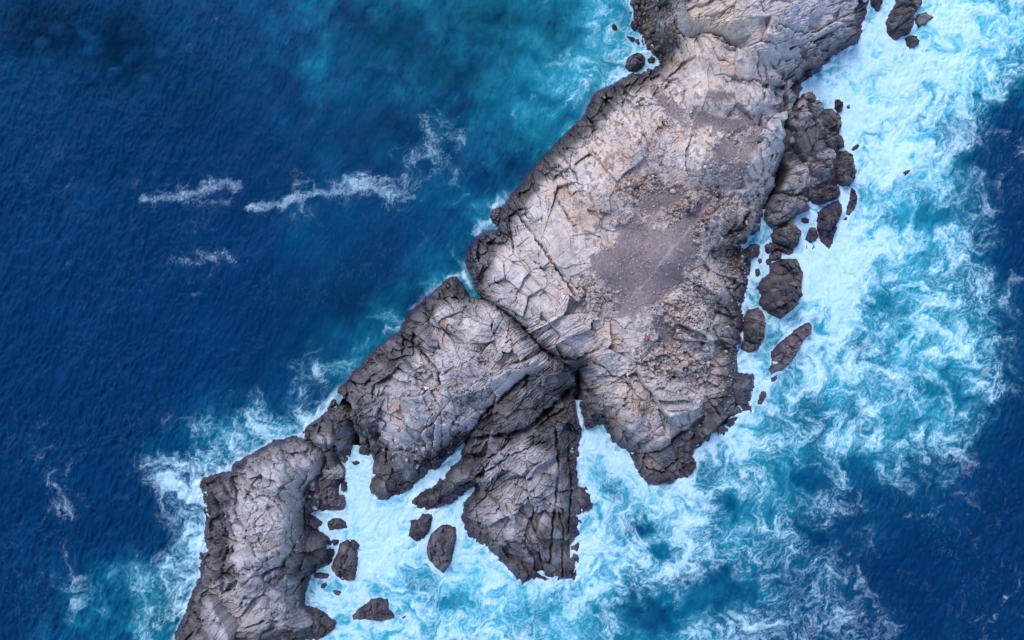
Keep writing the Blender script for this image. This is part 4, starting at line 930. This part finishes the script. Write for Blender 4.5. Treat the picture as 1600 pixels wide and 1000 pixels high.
# ------------------------------------------------------------------ people
def skin_body(name, joints, edges, mat, parent=None, level=1):
    me = bpy.data.meshes.new(name); me.from_pydata([j[0] for j in joints], edges, [])
    o = obj(name, me, parent)
    mod = o.modifiers.new('skin', 'SKIN'); mod.use_smooth_shade = True
    for d, j in zip(me.skin_vertices[0].data, joints): d.radius = (j[1], j[1]*(j[2] if len(j) > 2 else 1)); d.use_root = False
    me.skin_vertices[0].data[0].use_root = True
    o.modifiers.new('sub', 'SUBSURF').levels = level; o.modifiers['sub'].render_levels = level
    me.materials.append(mat)
    dg = bpy.context.evaluated_depsgraph_get(); me2 = bpy.data.meshes.new_from_object(o.evaluated_get(dg)); o.modifiers.clear(); o.data = me2; me2.name = name
    return o
M_SKIN = mat_plain('skin', (.50,.31,.23)); M_HAIR = mat_plain('dark_hair', (.03,.022,.02)); M_TROU = mat_plain('dark_trousers', (.04,.045,.07))
def person(px, py, rot, top, trousers, label, sitting=False, pack=None, hat=None):
    loc = place(px, py)
    if sitting:
        J = [((0,0,.16),.15,.8),((0,-.02,.38),.15,.72),((0,-.02,.55),.17,.65),((0,0,.68),.065),((0,.02,.76),.06),
             ((.09,0,.14),.085),((.14,.42,.40),.065),((.14,.62,.06),.05),((.14,.74,.04),.04),((-.09,0,.14),.085),((-.14,.42,.40),.065),((-.14,.62,.06),.05),((-.14,.74,.04),.04),
             ((.20,0,.60),.06),((.27,.14,.38),.045),((.15,.38,.42),.036),((.12,.45,.42),.03),((-.20,0,.60),.06),((-.27,.14,.38),.045),((-.15,.38,.42),.036),((-.12,.45,.42),.03)]
        hz = .86; hy = .03
    else:
        J = [((0,0,.92),.15,.75),((0,0,1.14),.14,.7),((0,0,1.36),.17,.62),((0,.01,1.49),.065),((0,.02,1.56),.06),
             ((.09,0,.86),.09),((.11,.03,.48),.065),((.11,-.02,.09),.05),((.11,.13,.04),.04),((-.09,0,.86),.09),((-.11,-.03,.48),.065),((-.11,-.1,.09),.05),((-.11,.05,.04),.04),
             ((.20,0,1.40),.06),((.27,.02,1.12),.045),((.26,.14,.90),.035),((.25,.19,.83),.03),((-.20,0,1.40),.06),((-.27,.02,1.12),.045),((-.26,.12,.90),.035),((-.25,.17,.83),.03)]
        hz = 1.66; hy = .03
    E_ = [(0,1),(1,2),(2,3),(3,4),(0,5),(5,6),(6,7),(7,8),(0,9),(9,10),(10,11),(11,12),(2,13),(13,14),(14,15),(15,16),(2,17),(17,18),(18,19),(19,20)]
    b = skin_body('person', J, E_, M_SKIN)
    # clothes as colours of the one body surface
    me = b.data; me.materials.append(top); me.materials.append(trousers)
    hip = J[0][0][2]
    for p in me.polygons:
        c = p.center
        sh = J[2][0][2]
        if (sitting and (c.y > .1 and abs(c.x) < .24 and c.z < .46)) or (not sitting and c.z < hip+.02 and abs(c.x) < .22): p.material_index = 2
        elif c.z < sh+.11 and c.z > hip-.12 and not (abs(c.x) > .2 and c.z < sh-.24): p.material_index = 1
    # head with face, and hair over it
    bm = bmesh.new(); bmesh.ops.create_uvsphere(bm, u_segments=14, v_segments=10, radius=.1)
    for v in bm.verts:
        v.co.z *= 1.22; v.co.y *= 1.1; v.co.x *= .86
        if v.co.y > .06 and abs(v.co.x) < .03 and -.04 < v.co.z < .02: v.co.y += .022
        if v.co.z < -.05: v.co.x *= .8; v.co.y += .012
    hm = bpy.data.meshes.new('head'); bm.to_mesh(hm); bm.free(); hm.materials.append(M_SKIN)
    for p in hm.polygons: p.use_smooth = True
    h = obj('head', hm, b); h.location = (0, hy, hz)
    for sx in (-1, 1):
        bm = bmesh.new(); bmesh.ops.create_icosphere(bm, subdivisions=1, radius=.013)
        em = bpy.data.meshes.new('eye'); bm.to_mesh(em); bm.free(); em.materials.append(M_HAIR)
        e = obj('eye', em, h); e.location = (.034*sx, .098, .012)
    bm = bmesh.new(); bmesh.ops.create_uvsphere(bm, u_segments=14, v_segments=10, radius=.112)
    bmesh.ops.delete(bm, geom=[v for v in bm.verts if v.co.z < -.01 and v.co.y > -.03 or v.co.y > .085 and v.co.z < .05 or v.co.z < -.08], context='VERTS')
    for v in bm.verts: v.co.z *= 1.2; v.co.y *= 1.1; v.co.x *= .9
    rm = bpy.data.meshes.new('hair'); bm.to_mesh(rm); bm.free(); rm.materials.append(hat or M_HAIR)
    hr = obj('hat' if hat else 'hair', rm, h)
    if pack:
        bm = bmesh.new(); bmesh.ops.create_cube(bm, size=1)
        bmesh.ops.scale(bm, vec=(.30, .17, .44), verts=bm.verts); bmesh.ops.bevel(bm, geom=bm.edges[:], offset=.05, segments=2, affect='EDGES')
        pm = bpy.data.meshes.new('backpack'); bm.to_mesh(pm); bm.free(); pm.materials.append(pack)
        k = obj('backpack', pm, b); k.location = (0, -.21, 1.24)
    b.location = loc; b.rotation_euler = (0, 0, rot)
    tag(b, label, 'person')
    return b
M_WHITE = mat_plain('white_cotton', (.82,.82,.82)); M_PINK = mat_plain('pink_cotton', (.55,.16,.24)); M_CRIM = mat_plain('crimson_cotton', (.45,.05,.12)); M_BLK = mat_plain('black_nylon', (.02,.02,.025)); M_LIGHT = mat_plain('pale_cotton', (.62,.56,.56))
person(661.5, 605.5, 2.6, M_PINK, M_LIGHT, 'person in a pink top sitting on the pale rock hump, left of two', True)
person(667, 606, 2.9, M_WHITE, M_TROU, 'person in a white top sitting on the pale rock hump, right of two', True, hat=M_WHITE)
person(979, 586, -1.3, M_WHITE, M_TROU, 'person in white with a black backpack standing above the gorge', pack=M_BLK)
person(1005, 528, .6, M_CRIM, M_TROU, 'person in a crimson top standing among loose stones', hat=M_CRIM)
